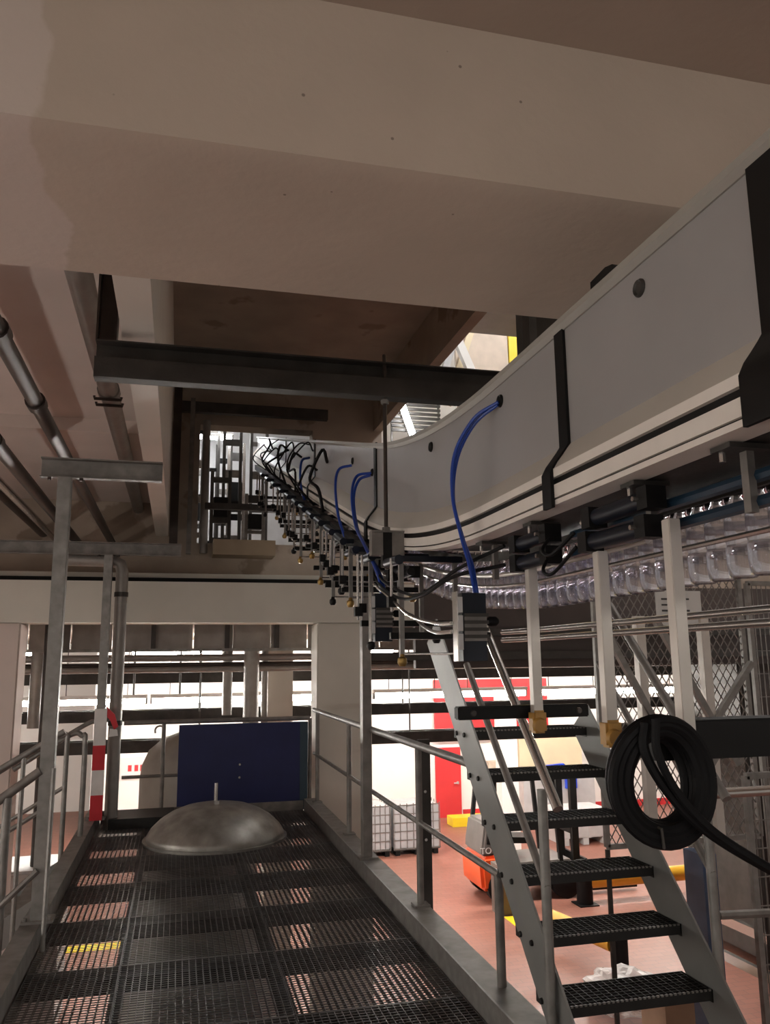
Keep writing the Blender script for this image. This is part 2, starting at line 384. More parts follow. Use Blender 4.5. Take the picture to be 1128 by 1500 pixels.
# ------------------------------------------------------------------ air conveyor
def zo(y):
    if y < 2.9: return 0.
    if y < 5.15: return .068*(y-2.9)**2
    return .344 + .306*(y-5.15)
def hh(y): return .62 if y < 5 else .62 - .026*(y-5)
XF = 1.20
cv = thing('air_conveyor', (1.45, 6, 2.1), 'long grey air conveyor duct rising to the wall opening', 'conveyor')
def ys(a, b, st=.12):
    n = max(1, int(math.ceil((b-a)/st))); return [a+(b-a)*i/n for i in range(n+1)]
joints = [.2, 1.37, 2.33, 4.95, 7.4, 9.6, 13.5]
YA, YE = .2, 13.5
for a, b in zip(joints[:-1], joints[1:]):
    def pf(y):
        z = zo(y)+2.13; t = z+hh(y)
        return [(XF, z+.20), (XF, t-.035), (XF+.012, t-.035), (XF+.012, z+.20)]
    MB().sweep(pf, ys(a+.003, b-.003)).build('side_panel', M_DUCT, cv)
    def pl(y):
        t = zo(y)+2.13+hh(y); return [(XF-.006, t-.036), (XF-.022, t-.02), (XF-.022, t), (XF+.05, t), (XF+.05, t-.036)]
    MB().sweep(pl, ys(a, b)).build('top_lip', M_LIPT, cv)
def ptop(y):
    t = zo(y)+2.13+hh(y); return [(XF+.05, t-.05), (XF+.05, t-.012), (1.70, t-.012), (1.70, t-.05)]
MB().sweep(ptop, ys(YA, YE)).build('top_panel', M_DUCT, cv)
def pback(y):
    z = zo(y)+2.13; return [(1.69, z+.03), (1.69, z+hh(y)-.06), (1.70, z+hh(y)-.06), (1.70, z+.03)]
MB().sweep(pback, ys(YA, YE)).build('back_panel', M_DUCT, cv)
def psk(y):
    z = zo(y)+2.13; o = [(XF, .20), (XF-.012, .185), (XF-.03, .16), (XF-.05, .135), (XF-.064, .112)]
    return [(x, z+h) for x, h in o] + [(XF+.02, z+.112), (XF+.02, z+.20)]
MB().sweep(psk, ys(YA, YE)).build('skirt', M_LIP, cv)
def strip(z0, z1, x0, x1):
    return lambda y: [(x0, zo(y)+2.13+z0), (x0, zo(y)+2.13+z1), (x1, zo(y)+2.13+z1), (x1, zo(y)+2.13+z0)]
MB().sweep(strip(.084, .112, XF-.066, XF+.02), ys(YA, YE)).build('rail_strip', M_STRIP, cv)
MB().sweep(strip(.060, .084, XF-.052, XF+.02), ys(YA, YE)).build('groove', M_BLACK, cv)
MB().sweep(strip(.018, .060, XF-.066, XF+.02), ys(YA, YE)).build('rail_strip', M_STRIP, cv)
MB().sweep(strip(.012, .018, XF-.056, XF+.02), ys(YA, YE)).build('groove', M_BLACK, cv)
MB().sweep(strip(-.004, .012, XF-.064, XF+.02), ys(YA, YE)).build('rail_strip', M_STRIP, cv)
MB().sweep(strip(.0, .03, XF+.02, 1.69), ys(YA, YE)).build('bottom_panel', M_DARK, cv)
for s in (-1, 1):        # neck guides that carry the bottles
    x = 1.45+s*.030
    MB().sweep(strip(-.055, -.02, x-.008, x+.008), ys(YA, YE)).build('neck_guide', M_DARK, cv)
for y, w in ((1.345, .10), (2.33, .062), (4.95, .06), (7.4, .06), (9.6, .06)):    # black straps follow the section
    z = zo(y)+2.13; t = z+hh(y)
    pr = [(XF-.010, t-.002), (XF-.010, z+.20), (XF-.022, z+.182), (XF-.040, z+.158), (XF-.062, z+.130), (XF-.078, z+.10), (XF-.078, z-.012)]
    q = [(x+.012, zz) for x, zz in reversed(pr)]
    MB().prism(pr+q, 'Y', y-w/2, y+w/2).build('strap', M_BLACK, cv)
for y, dz in ((1.85, .52), (2.86, .52), (3.77, .52), (5.67, .46), (5.05, .42)):
    z = zo(y)+2.13+dz
    MB().lathe((XF, y, z), [(0, -.004), (.016, -.004), (.022, -.010), (.026, -.004), (.026, .001)], 16, 'X').build('grommet', M_DARK if y < 2 else M_BLACK, cv)
MB().prism([(1.93, 2.752), (1.96, 2.775), (2.0, 2.785), (2.09, 2.78), (2.09, 2.752)], 'X', XF-.015, XF+.10).build('hump_cover', M_BLACK, cv)

# bottles
def bottle_mesh():
    pr = [(0, -.262), (.020, -.264), (.030, -.27), (.038, -.262), (.0415, -.235), (.0415, -.19), (.038, -.182), (.0415, -.172), (.0415, -.12), (.036, -.09), (.022, -.055), (.0145, -.032), (.0135, -.028), (.019, -.026), (.019, -.021), (.0135, -.019), (.0135, .0)]
    mb = MB(); mb.lathe((0, 0, 0), pr, 14); me = bpy.data.meshes.new('bottle'); me.from_pydata(mb.v, [], mb.f)
    me.polygons.foreach_set('use_smooth', [True]*len(me.polygons)); me.materials.append(M_PET); return me
bm_ = bottle_mesh(); y = 1.25
while y < 7.4:
    o = bpy.data.objects.new('plastic_bottle', bm_); COL.objects.link(o); o.location = (1.45, y, zo(y)+2.13-.005)
    o.rotation_euler.z = random.random()*6
    tag(o, 'clear plastic bottle hanging by its neck under the conveyor', 'bottle', 'bottles hanging in the air conveyor'); y += .0855

# bottle guide rails
def along(x, dz, r, a, b, name, m, label, cat='rail', grp=None, n=8):
    mb = MB().tube([(x, y, zo(y)+2.13+dz) for y in ys(a, b, .2)], r, n); return tag(mb.build(name, m), label, cat, grp)
along(1.27, -.075, .016, .3, 2.45, 'guide_tube', M_NAVYT, 'upper dark blue guide tube under the grey duct')
along(1.27, -.135, .016, .3, 2.45, 'guide_tube', M_NAVYT, 'lower dark blue guide tube under the grey duct')
along(1.39, -.125, .010, 2.2, 7.5, 'bottle_guide', M_ALU, 'pale guide rail touching the bottle shoulders, walkway side')
along(1.39, -.175, .008, 1.0, 7.5, 'bottle_guide', M_STAIN, 'thin steel guide rail along the bottle waists, walkway side')
along(1.512, -.125, .010, 1.0, 7.5, 'bottle_guide', M_ALU, 'pale guide rail behind the bottles, upper')
along(1.512, -.185, .010, 1.0, 7.5, 'bottle_guide', M_ALU, 'pale guide rail behind the bottles, lower')
for x, z, lab in ((1.75, 1.793, 'upper of the two polished pipes behind the bottles'), (1.75, 1.752, 'lower of the two polished pipes behind the bottles')):
    tag(MB().tube([(x+.15, 1.2, z), (x, 2.1, z), (x, 3.0, z), (x-.02, 3.9, z), (x-.05, 4.15, z)], .0135, 10).build('polished_pipe', M_STAIN), lab, 'pipe')

# pneumatic cylinders under the duct
def cyl(name, p0, p1, r, label):
    t = thing(name, p0, label, 'cylinder', 'pneumatic cylinders under the duct'); p0 = Vector(p0); p1 = Vector(p1); d = (p1-p0).normalized()
    MB().tube([p0, p1], r, 14).build('barrel', M_CYL, t)
    for a, b in ((p0-d*.012, p0+d*.035), (p1-d*.035, p1+d*.012)): MB().bar(a, b, r*2.35, r*2.35).build('end_cap', M_BLACK, t)
    MB().tube([p0-d*.012, p0-d*.06], r*.35, 8).build('rod', M_STAIN, t)
    MB().tube([p1-d*.03+Vector((-r, 0, 0)), p1-d*.03+Vector((-r-.02, 0, 0))], .007, 8).build('fitting', M_STAIN, t)
    return t
cyl('pneumatic_cylinder', (1.205, 2.20, 2.065), (1.215, 1.88, 2.070), .026, 'dark upper air cylinder beside the second black strap')
cyl('pneumatic_cylinder', (1.200, 2.22, 1.995), (1.215, 1.90, 1.995), .026, 'dark lower air cylinder beside the second black strap')
cyl('pneumatic_cylinder', (1.195, 2.74, 2.060), (1.205, 2.48, 2.066), .026, 'dark upper air cylinder between the first post and the valve block')
cyl('pneumatic_cylinder', (1.195, 2.74, 1.990), (1.205, 2.48, 1.992), .026, 'dark lower air cylinder between the first post and the valve block')
cyl('pneumatic_cylinder', (1.16, 4.35, 2.15), (1.17, 4.02, 2.10), .026, 'dark air cylinder below the threaded rod bracket')
cyl('pneumatic_cylinder', (1.16, 4.75, 2.20), (1.17, 4.45, 2.13), .026, 'dark air cylinder beyond the threaded rod bracket')
cyl('pneumatic_cylinder', (1.16, 5.35, 2.42), (1.17, 5.00, 2.32), .028, 'dark air cylinder below the third black strap')
cyl('pneumatic_cylinder', (1.16, 5.95, 2.56), (1.17, 5.60, 2.46), .028, 'dark air cylinder beyond the third black strap')
# carrier brackets
for i, (y, lab) in enumerate(((1.55, 'nearest'), (1.95, 'next'), (2.62, 'third'), (3.1, 'fourth'))):
    t = thing('hanger_bracket', (1.25, y, 1.93), ['small steel hanger bracket between the blue tubes and duct edge', 'small steel hanger bracket above the second square post', 'small steel hanger bracket above the first square post', 'small steel hanger bracket beside the valve block'][i], 'bracket')
    MB().box(1.24, 1.26, y-.012, y+.012, 1.97, 2.125).build('stem', M_GALVD, t)
    MB().box(1.18, 1.29, y-.035, y+.035, 2.112, 2.124).build('plate', M_DARK, t)
    MB().tube([(1.20, y+.02, 2.112), (1.20, y+.02, 2.09)], .008, 6).build('bolt', M_STAIN, t)

# square posts with amber feet and cross bars
def sqpost(y, top, foot, label):
    t = thing('square_post', (1.22, y, 1.45), label, 'post')
    MB().box(1.203, 1.237, y-.017, y+.017, 1.45, top).build('tube', M_ALU, t, bevel=.002)
    if foot:
        f = MB().box(1.195, 1.246, y-.026, y+.024, 1.398, 1.475).build('foot', M_AMBER, t, bevel=.008)
        MB().tube([(1.215, y-.026, 1.425), (1.215, y-.040, 1.425)], [.027, .022], 12).build('knob', M_AMBER, t)
sqpost(2.69, 1.975, True, 'square aluminium post with amber foot over the black cross bar')
sqpost(2.19, 1.965, True, 'square aluminium post with amber foot beside the cable coil')
sqpost(1.82, 2.0, False, 'square aluminium post fixed to the thick black bar')
def blackbar(x0, x1, y, z0, z1, label, bx):
    t = thing('cross_bar', ((x0+x1)/2, y, z0), label, 'bar')
    MB().box(x0, x1, y, y+(z1-z0), z0, z1).build('bar', M_BLACK, t, bevel=.004)
    for x in bx: MB().lathe((x, y, (z0+z1)/2), [(0, -.008), (.009, -.008), (.011, -.003), (.011, 0)], 10, 'Y').build('bolt', M_DARK, t)
blackbar(.945, 1.44, 2.73, 1.445, 1.49, 'thin black cross bar before the stair top', (1.0, 1.40))
blackbar(1.145, 1.75, 1.84, 1.40, 1.495, 'thick black bar carrying the cable coil', (1.26,))
# cable coil
cc = thing('cable_coil', (1.12, 1.79, 1.22), 'coil of thick black cable hung over the black bar', 'cable')
random.seed(3)
for k in range(9):
    q = k/8; rx, rz = .082+.047*q, .100+.036*q
    cx_, cz_ = 1.117+random.uniform(-.006, .006), 1.372+random.uniform(-.004, .004)-.006*(1-q)
    yy = 1.80-.018*(k % 3); ph = random.random()
    MB().tube([(cx_+rx*math.cos(t), yy+.008*math.sin(2*t+ph), cz_+rz*math.sin(t)*(1.0 if math.sin(t) > 0 else 1.04)) for t in [2*math.pi*i/40 for i in range(41)]], .0135, 8, False).build('loop', M_RUB, cc)
MB().tube([(1.09, 1.745, 1.222), (1.085, 1.742, 1.265), (1.085, 1.80, 1.27), (1.085, 1.815, 1.225)], .004, 5).build('cable_tie', M_DARK, cc)
tag(MB().tube(spline([(1.06, 1.74, 1.50), (1.05, 1.735, 1.44), (1.09, 1.73, 1.36), (1.16, 1.72, 1.28), (1.25, 1.70, 1.215), (1.40, 1.66, 1.13), (1.55, 1.62, 1.05)]), .012, 8).build('loose_cable', M_RUB), 'black cable running off the coil down to the right, upper', 'cable')
tag(MB().tube(spline([(1.075, 1.72, 1.51), (1.07, 1.715, 1.44), (1.11, 1.71, 1.35), (1.18, 1.70, 1.27), (1.27, 1.68, 1.205), (1.41, 1.64, 1.12), (1.55, 1.60, 1.04)]), .010, 8).build('loose_cable', M_RUB), 'black cable running off the coil down to the right, lower', 'cable')

# valve blocks with hose inlets
def valve(x, y, z, label):
    t = thing('valve_block', (x, y, z-.24), label, 'valve')
    MB().box(x-.045, x+.045, y-.025, y+.03, z-.24, z).build('body', M_CYL, t)
    MB().box(x-.04, x+.044, y-.032, y-.025, z-.17, z-.075).build('ribbed_face', M_GALVD, t)
    for k in range(4): MB().box(x-.04, x+.05, y-.036, y-.030, z-.16+k*.025, z-.148+k*.025).build('rib', M_DARK, t)
    for k in range(3): MB().box(x-.062, x-.045, y-.03, y+.015, z-.20+k*.065, z-.145+k*.065).build('terminal', M_LGREY, t)
    MB().box(x-.066, x-.062, y-.03, y+.02, z-.24, z+.005).build('side_plate', M_STAIN, t)
    MB().tube([(x+.05, y, z-.10), (x+.065, y, z-.10), (x+.09, y, z-.10), (x+.10, y, z-.10)], [.008, .018, .018, .010], 10).build('plug', M_RUB, t)
    return t
valve(1.02, 2.77, 1.885, 'grey valve block under the twin blue hoses beside the first post')
valve(1.00, 4.02, 1.985, 'grey valve block below the threaded rod bracket')

# blue hoses
def hose(pts, r, label, grp=None): return tag(MB().tube(spline(pts), r, 8).build('blue_hose', M_HOSE), label, 'hose', grp)
z0 = zo(2.86)+2.13+.52
hose([(1.19, 2.86, 2.645), (1.12, 2.95, 2.60), (1.06, 3.02, 2.47), (1.045, 3.02, 2.30), (1.05, 2.95, 2.13), (1.045, 2.85, 2.00), (1.035, 2.77, 1.885)], .0075, 'blue hose looping from the duct grommet to the nearer valve block, front one', 'twin hoses')
hose([(1.19, 2.868, 2.638), (1.13, 2.97, 2.585), (1.075, 3.03, 2.46), (1.055, 3.04, 2.29), (1.065, 2.97, 2.12), (1.06, 2.86, 2.0), (1.05, 2.79, 1.885)], .0075, 'blue hose looping from the duct grommet to the nearer valve block, rear one', 'twin hoses')
hose([(1.19, 5.05, 2.86), (1.10, 5.08, 2.84), (1.05, 5.0, 2.70), (1.04, 4.85, 2.48), (1.02, 4.5, 2.30), (1.01, 4.15, 2.10), (1.0, 4.03, 1.985)], .0095, 'blue hose bending down past the third black strap', 'twin hoses')
hose([(1.19, 5.07, 2.85), (1.12, 5.11, 2.82), (1.07, 5.04, 2.68), (1.06, 4.88, 2.46), (1.04, 4.53, 2.28), (1.03, 4.17, 2.09), (1.02, 4.04, 1.985)], .0095, 'blue hose running behind its twin past the third black strap', 'twin hoses')
hose([(1.19, 5.67, 3.06), (1.10, 5.70, 3.03), (1.06, 5.62, 2.88), (1.06, 5.50, 2.64), (1.09, 5.35, 2.44)], .010, 'blue hose from the far grommet to the air cylinders')
hose([(1.19, 7.7, 3.62), (1.10, 7.6, 3.55), (1.08, 7.5, 3.3), (1.12, 7.4, 3.08)], .012, 'blue hose farthest along the rising duct')

# threaded rod with clamp bracket
t = thing('threaded_rod', (1.04, 4.1, 2.2), 'threaded rod with clamp bracket hanging from the channel frame', 'hanger')
MB().tube([(1.045, 4.1, 3.30), (1.045, 4.1, 2.12)], .011, 8).build('rod', M_PIPE, t)
for z in (2.32, 3.02): MB().lathe((1.045, 4.1, z), [(0, 0), (.022, 0), (.022, .022), (0, .022)], 6).build('nut', M_GALVD, t)
MB().box(.96, 1.02, 4.07, 4.13, 2.19, 2.32).box(1.07, 1.135, 4.07, 4.13, 2.19, 2.32).box(.96, 1.135, 4.06, 4.068, 2.31, 2.32).build('clamp', M_GALVD, t)
MB().box(1.02, 1.07, 4.075, 4.125, 2.13, 2.31).build('clamp_core', M_BLACK, t)

# guide adjusters hanging below the rising conveyor
def adjuster(y, k, lab):
    rr = random.Random(40+k)
    z = zo(y)+2.10; L = rr.choice((.34, .40, .46, .50)); sh = rr.uniform(-.05, .03)
    t = thing('guide_adjuster', (1.15, y, z-L), lab, 'adjuster', 'guide adjusters under the rising conveyor')
    x1, x2 = 1.03+sh, 1.30+sh*.4
    MB().box(x1-.011, x1+.011, y-.011, y+.011, z-L, z).build('square_tube', M_GALV, t)
    MB().box(x2-.011, x2+.011, y-.011, y+.011, z-L*.86, z).build('square_tube', M_GALVD, t)
    MB().box(x1-.05, 1.48, y+.012, y+.045, z-L*.80, z-L*.80+.032).build('arm', M_BLACK, t)
    MB().box(1.00, 1.33, y-.03, y+.03, z-.035, z-.005).build('carrier', M_CYL, t)
    MB().tube([(x1, y-.04, z-L+.03), (x2+.06, y-.04, z-L+.03)], .005, 6).build('spindle', M_STAIN, t)
    for (x, zz, s_) in ((x1-.01, z-L, 1.0), (x2+.07, z-L+.03, .9)):
        MB().lathe((x, y-.04, zz), [(0, -.026*s_), (.015, -.026*s_), (.024, -.010), (.022, .010), (.012, .018), (.010, .030), (0, .032)], 8).build('knob', M_BRASS if rr.random() < .7 else M_BLACK, t)
    for q in range(rr.choice((1, 2))):
        xr = .975-.03*q+sh; zb = z-L*rr.uniform(.5, .85)
        MB().tube([(xr, y-.03-.03*q, z-.02), (xr, y-.03-.03*q, zb)], .007, 6).build('rod', M_STAIN, t)
        MB().box(xr-.020, xr+.020, y-.05-.03*q, y-.01-.03*q, zb+.02, zb+.07).build('clamp', M_BLACK, t)
    MB().tube([(1.0, y-.07, z-.03), (1.0, y+.16, z-.03+.306*.23 if y > 5 else z-.02)], .024, 10).build('actuator', M_CYL, t)
    MB().tube([(1.06, y-.06, z-.085), (1.06, y+.12, z-.085)], .020, 10).build('actuator', M_BLACK, t)
yy = [3.75, 4.3, 4.72, 5.1, 5.5, 5.95, 6.35, 6.8, 7.25, 7.8, 8.4, 9.1, 9.8, 10.5]
words = ['beside the threaded rod', 'just past the threaded rod', 'under the third black strap']
for k, y in enumerate(yy):
    adjuster(y, k, 'rods with brass knobs adjusting the bottle guides '+(words[k] if k < 3 else 'along the rising duct'))
# cable loops and flat trunking at the far part of the conveyor
random.seed(11)
for k in range(12):
    y = 6.5+k*.42+random.uniform(-.12, .12); z = zo(y)+2.13; u = random.uniform(.6, 1.0)
    tag(MB().tube(spline([(1.12, y, z-.02), (.98+random.uniform(-.06, .08), y-random.uniform(0, .4), z+.15*u), (1.0+random.uniform(-.05, .1), y+random.uniform(-.3, .4), z+.34*u), (1.10, y+random.uniform(-.2, .5), z+hh(y)*u), (1.19, y+random.uniform(-.1, .5), z+hh(y)*u-.03)], 6), random.choice((.008, .012, .014)), 6).build('signal_cable', M_RUB), 'black cable looping up the side of the rising duct', 'cable', 'cable loops on the rising duct')
t = thing('cable_duct', (1.07, 8, 2.6), 'dark cable trunking fixed along the lower edge of the rising duct', 'trunking')
MB().sweep(lambda y: [(1.075, zo(y)+2.02), (1.075, zo(y)+2.10), (1.132, zo(y)+2.10), (1.132, zo(y)+2.02)], ys(4.4, 12.5, .3)).build('trunk', M_BLACK, t)
# drooping cables in front of the bottles
for k, (pts, lab) in enumerate((
    ([(1.15, 2.76, 2.06), (1.05, 2.98, 2.0), (1.0, 3.3, 1.93), (1.0, 3.6, 1.955), (1.0, 4.0, 2.05), (1.05, 4.4, 2.17)], 'upper of the black cables drooping between valve blocks'),
    ([(1.15, 2.76, 1.99), (1.02, 2.95, 1.965), (.98, 3.25, 1.915), (.98, 3.6, 1.93), (.99, 4.0, 2.02), (1.04, 4.4, 2.14)], 'lower of the black cables drooping between valve blocks'),
    ([(1.00, 4.2, 2.05), (.98, 3.8, 1.95), (.97, 3.4, 1.84), (.955, 3.0, 1.79), (.953, 2.80, 1.78)], 'grey cable sagging into the side of the nearer valve block'),
    ([(1.09, 4.02, 1.885), (1.06, 3.7, 1.86), (1.0, 3.3, 1.79), (.955, 3.0, 1.755), (.953, 2.80, 1.75)], 'grey cable joining the two valve blocks'))):
    tag(MB().tube(spline(pts), .0075, 8).build('signal_cable', M_RUB if k < 2 else M_STAIN), lab, 'cable')
for pts, lab in (([(1.19, 2.47, 2.045), (1.15, 2.44, 2.0), (1.14, 2.35, 1.975), (1.17, 2.25, 2.03)], 'upper short black cable bridging two air cylinders'),
                 ([(1.19, 2.48, 1.985), (1.15, 2.44, 1.935), (1.14, 2.35, 1.915), (1.17, 2.24, 1.985)], 'lower short black cable bridging two air cylinders')):
    tag(MB().tube(spline(pts), .006, 8).build('signal_cable', M_RUB), lab, 'cable')

# ------------------------------------------------------------------ hanging channel frame and left pipe racks
t = thing('channel_frame', (.65, 4.12, 3.04), 'dark steel channel frame hanging below the ceiling', 'frame')
mb = MB(); chan(mb, -.45, 1.95, 4.14, 3.05, .20, .07); mb.build('cross_channel', M_DARK, t)
MB().box(-.45, 1.95, 4.06, 4.075, 3.05, 3.155).build('front_plate', M_DARK, t)
MB().box(-.45, -.44, 4.07, 4.16, 3.25, 3.86).box(-.36, -.35, 4.07, 4.16, 3.25, 3.86).box(-.45, -.35, 4.15, 4.16, 3.25, 3.86).build('drop_post', M_PIPE, t)
MB().box(1.86, 1.96, 4.07, 4.16, 3.25, 4.9).build('drop_post', M_DARK, t)
tag(MB().box(1.56, 1.66, 3.26, 3.34, 2.79, 5.5).build('hanger_post', M_DARK), 'short black post above the duct by the ceiling opening', 'post')
def rack(y, x0, x1, zc, px, w, label):
    t = thing('pipe_rack', (px, y, 0.12), label, 'rack')
    mb = MB(); chan(mb, x0, x1, y+.05, zc, .135, .06); mb.build('cross_channel', M_GALVD, t)
    MB().box(px-w/2, px+w/2, y-w/2, y+w/2, .12, zc-.002).build('post', M_GALV, t, bevel=.004)
    MB().box(px-.09, px+.09, y-.07, y+.07, .12, .135).build('base_plate', M_GALVD, t)
    for dx in (-.07, .07): MB().lathe((px+dx, y-.05, .135), [(0, .02), (.012, .02), (.012, 0)], 6).build('bolt', M_GALVD, t)
    for dx in (-.10, .10): MB().lathe((px+dx, y, zc), [(0, -.02), (.012, -.02), (.012, 0)], 6).build('clamp_bolt', M_PIPE, t)
    return t
rack(5.65, -.925, -.143, 2.875, -.765, .085, 'grey steel pipe rack with tall square post on the walkway kerb')
rack(9.0, -1.85, .0, 2.785, -.74, .085, 'grey steel pipe rack farther along the kerb by the standpipe')
t = thing('standpipe', (-.60, 9.05, 0), 'grey standpipe rising beside the farther pipe rack', 'pipe')
MB().tube([(-.605, 9.12, .0), (-.605, 9.12, 2.62), (-.63, 9.12, 2.70), (-.70, 9.12, 2.735), (-1.3, 9.12, 2.74)], .065, 16).build('tube', M_PIPEG, t)
for z in (1.02, 2.35): MB().lathe((-.605, 9.12, z), [(.066, 0), (.072, 0), (.072, .05), (.066, .05)], 16).build('collar', M_DARK, t)
# ceiling pipes
def pipe(pts, r, m, label, coll=()):
    t = thing('ceiling_pipe', pts[0], label, 'pipe')
    MB().tube(pts, r, 14).build('tube', m, t)
    for y in coll:
        MB().lathe((pts[0][0], y, pts[0][2]), [(r, 0), (r+.012, 0), (r+.012, .10), (r, .10)], 14, 'Y').build('coupling', m, t)
pipe([(-.565, 2.8, 3.66), (-.565, 11, 3.66)], .07, M_PIPEG, 'wide grey pipe running along the white ceiling beam', (6.1,))
pipe([(-.83, 2.8, 3.12), (-.83, 6.3, 3.12)], .044, M_PIPE, 'brown pipe stub ending above the nearer pipe rack', (3.7, 4.75))
pipe([(-.83, 6.5, 3.12), (-.83, 11, 3.12)], .044, M_PIPE, 'brown pipe continuing behind the nearer pipe rack')
pipe([(-1.22, 4.2, 3.10), (-1.22, 10.9, 3.10)], .05, M_PIPE, 'dark brown pipe with bright stripe left of the racks', (5.6,))
pipe([(-1.42, 4.2, 3.08), (-1.42, 10.9, 3.08)], .035, M_STAIN, 'shiny thin pipe on the far left under the soffit')
pipe([(-1.70, 4.2, 3.30), (-1.70, 10.9, 3.30)], .07, M_PIPE, 'thick dark pipe leftmost under the soffit')
for y in (6.1, 6.25):
    tag(MB().tube([(-.66, y, 3.60), (-.66, y, 3.58), (-.47, y, 3.58), (-.47, y, 3.60)], .012, 6).build('pipe_clamp', M_PIPE), 'small bolted clamp around the wide grey pipe', 'clamp', 'clamps on the wide grey pipe')
# frame left of the wall opening
t = thing('opening_frame', (0, 10.6, 3.0), 'dark steel angle frame hanging left of the conveyor opening', 'frame')
MB().box(-.15, -.05, 10.4, 10.47, 3.02, 5.45).build('upright', M_PIPE, t)
MB().box(.06, .12, 10.6, 10.66, 3.02, 5.1).build('upright', M_GALVD, t)
MB().box(-.15, 1.9, 10.62, 10.72, 4.92, 5.06).build('cross_member', M_DARK, t)
tag(MB().tube([(.28, 10.75, 3.05), (.28, 10.75, 4.84)], .05, 12).build('vertical_pipe', M_PIPEG), 'pale vertical pipe standing in the conveyor opening', 'pipe')
tag(MB().box(.40, 1.20, 10.6, 11.0, 3.02, 3.22).build('junction_box', mat('tan_box', (.34, .26, .18), .6, 0, .1, 4)), 'tan box on the sill below the conveyor opening', 'box')
tag(MB().box(.28, 1.6, 10.62, 10.7, 3.62, 3.70).build('cross_bar', M_DARK), 'dark bar crossing the conveyor opening', 'bar')
# room beyond the opening
struct('ceiling_upper_room', MB().box(-3, 2.7, 11.3, 17, 7.0, 7.1), M_CONC, label='ceiling of the room beyond the opening')
struct('wall_upper_room', MB().box(-3, 2.7, 17, 17.2, 3.2, 7), M_LGREY, label='bright wall of the room beyond the opening')
struct('floor_upper_room', MB().box(-3, 2.7, 11.3, 17, 3.0, 3.2), M_CONC, label='floor of the room beyond the opening')
def tubelamp(name, x0, x1, y, z, m, label, grp, r=.05, axis='X', ceil=2.25):
    t = thing(name, ((x0+x1)/2, y, z+.05), label, 'lamp', grp)
    if axis == 'X':
        MB().tube([(x0+.03, y, z), (x1-.03, y, z)], r, 10).build('tube', m, t)
        MB().box(x0, x1, y-.07, y+.07, z+r+.005, z+r+.06).build('housing', M_WALL, t)
        for x in (x0, x1-.03): MB().box(x, x+.03, y-.05, y+.05, z-r, z+r+.005).build('end_cap', M_GALVD, t)
    else:
        MB().tube([(y, x0+.03, z), (y, x1-.03, z)], r, 10).build('tube', m, t)
        MB().box(y-.03, y+.03, x0, x1, z+r+.005, z+r+.06).build('housing', M_WALL, t)
    for q in (.2, .8):
        u = x0+(x1-x0)*q; a, b = (u, y) if axis == 'X' else (y, u)
        if ceil > z+r+.07: MB().box(a-.006, a+.006, b-.006, b+.006, z+r+.06, ceil).build('suspension_rod', M_DARK, t)
    return t
for y, z in ((13.4, 5.6), (15.4, 5.9)): tubelamp('tube_lamp', -.3, .9, y, z, M_LAMP2, 'fluorescent tube lamp in the room beyond the opening', 'lamps beyond the opening', ceil=7.0)
random.seed(21)
for k, (x, y, h) in enumerate(((.10, 12.6, 2.3), (.42, 12.2, 1.3), (.62, 12.9, 2.2), (.95, 12.4, 1.0), (.30, 13.6, 2.6), (.75, 13.9, 2.2), (1.1, 13.5, 2.4), (.15, 14.4, 2.0), (.6, 15.2, 2.5))):
    t = thing('machine_frame', (x, y, 3.2), 'steel machine frame standing in the room beyond the opening', 'machine', 'machine frames beyond the opening')
    m_ = random.choice((M_STAIN, M_DARK, M_GALVD, M_DARK))
    for dx in (0, .26): MB().box(x+dx-.025, x+dx+.025, y-.03, y+.03, 3.2, 3.2+h).build('leg', m_, t)
    for q in range(4): z = h*(q+.6)/4.2; MB().box(x, x+.26, y-.02, y+.02, 3.2+z, 3.2+z+random.uniform(.04, .14)).build('rail', random.choice((M_DARK, M_GALVD, M_BLACK)), t)
    if k % 2: MB().box(x+.03, x+.23, y-.06, y+.06, 3.2+h*.45, 3.2+h*.68).build('box', random.choice((M_BLACK, M_LGREY, M_FGREY)), t)

# ------------------------------------------------------------------ above the ceiling opening
struct('wall_upper_right', MB().box(2.8, 14, 13.6, 13.8, 2.6, 10), M_WALL, label='bright wall seen through the ceiling opening')
struct('ceiling', MB().box(3.05, 14, 2.78, 13.6, 8.6, 8.8), M_CONC, label='upper storey ceiling seen through the opening')
t = thing('wood_panel', (4.4, 11.1, 4.2), 'pale wooden panel upstairs seen through the ceiling opening', 'panel')
MB().box(3.95, 4.80, 11.10, 11.15, 4.205, 6.9).build('sheet', M_WOOD, t)
MB().bar((3.80, 11.08, 5.4), (4.25, 11.08, 6.75), .10, .03, (0, 1, 0)).build('edge_batten', M_CREAM, t)
tag(MB().box(4.82, 5.6, 11.08, 11.13, 4.205, 6.9).build('yellow_panel', M_YEL), 'bright yellow panel beside the wooden panel upstairs', 'panel')
t = thing('grey_canopy', (4.6, 9, 5.7), 'flat grey canopy upstairs above the yellow panel', 'canopy')
MB().box(3.06, 5.6, 6.6, 9.0, 5.66, 5.74).build('deck', M_LGREY, t)
for x in (3.3, 5.3): MB().box(x, x+.04, 8.8, 8.84, 5.74, 8.6).build('hanger', M_GALVD, t)
MB().bar((4.05, 8.95, 5.60), (4.5, 7.6, 5.60), .05, .10).build('edge_beam', M_BLACK, t)
t = thing('roof_truss', (3.9, 10.9, 4.2), 'white diagonal brace upstairs beside the wooden panel', 'truss')
MB().bar((3.86, 10.9, 6.5), (4.30, 10.9, 5.45), .12, .10, (0, 1, 0)).build('brace', M_WALL, t)
MB().bar((3.55, 10.95, 5.4), (3.95, 10.95, 6.6), .10, .10, (0, 1, 0)).build('brace', M_LGREY, t)
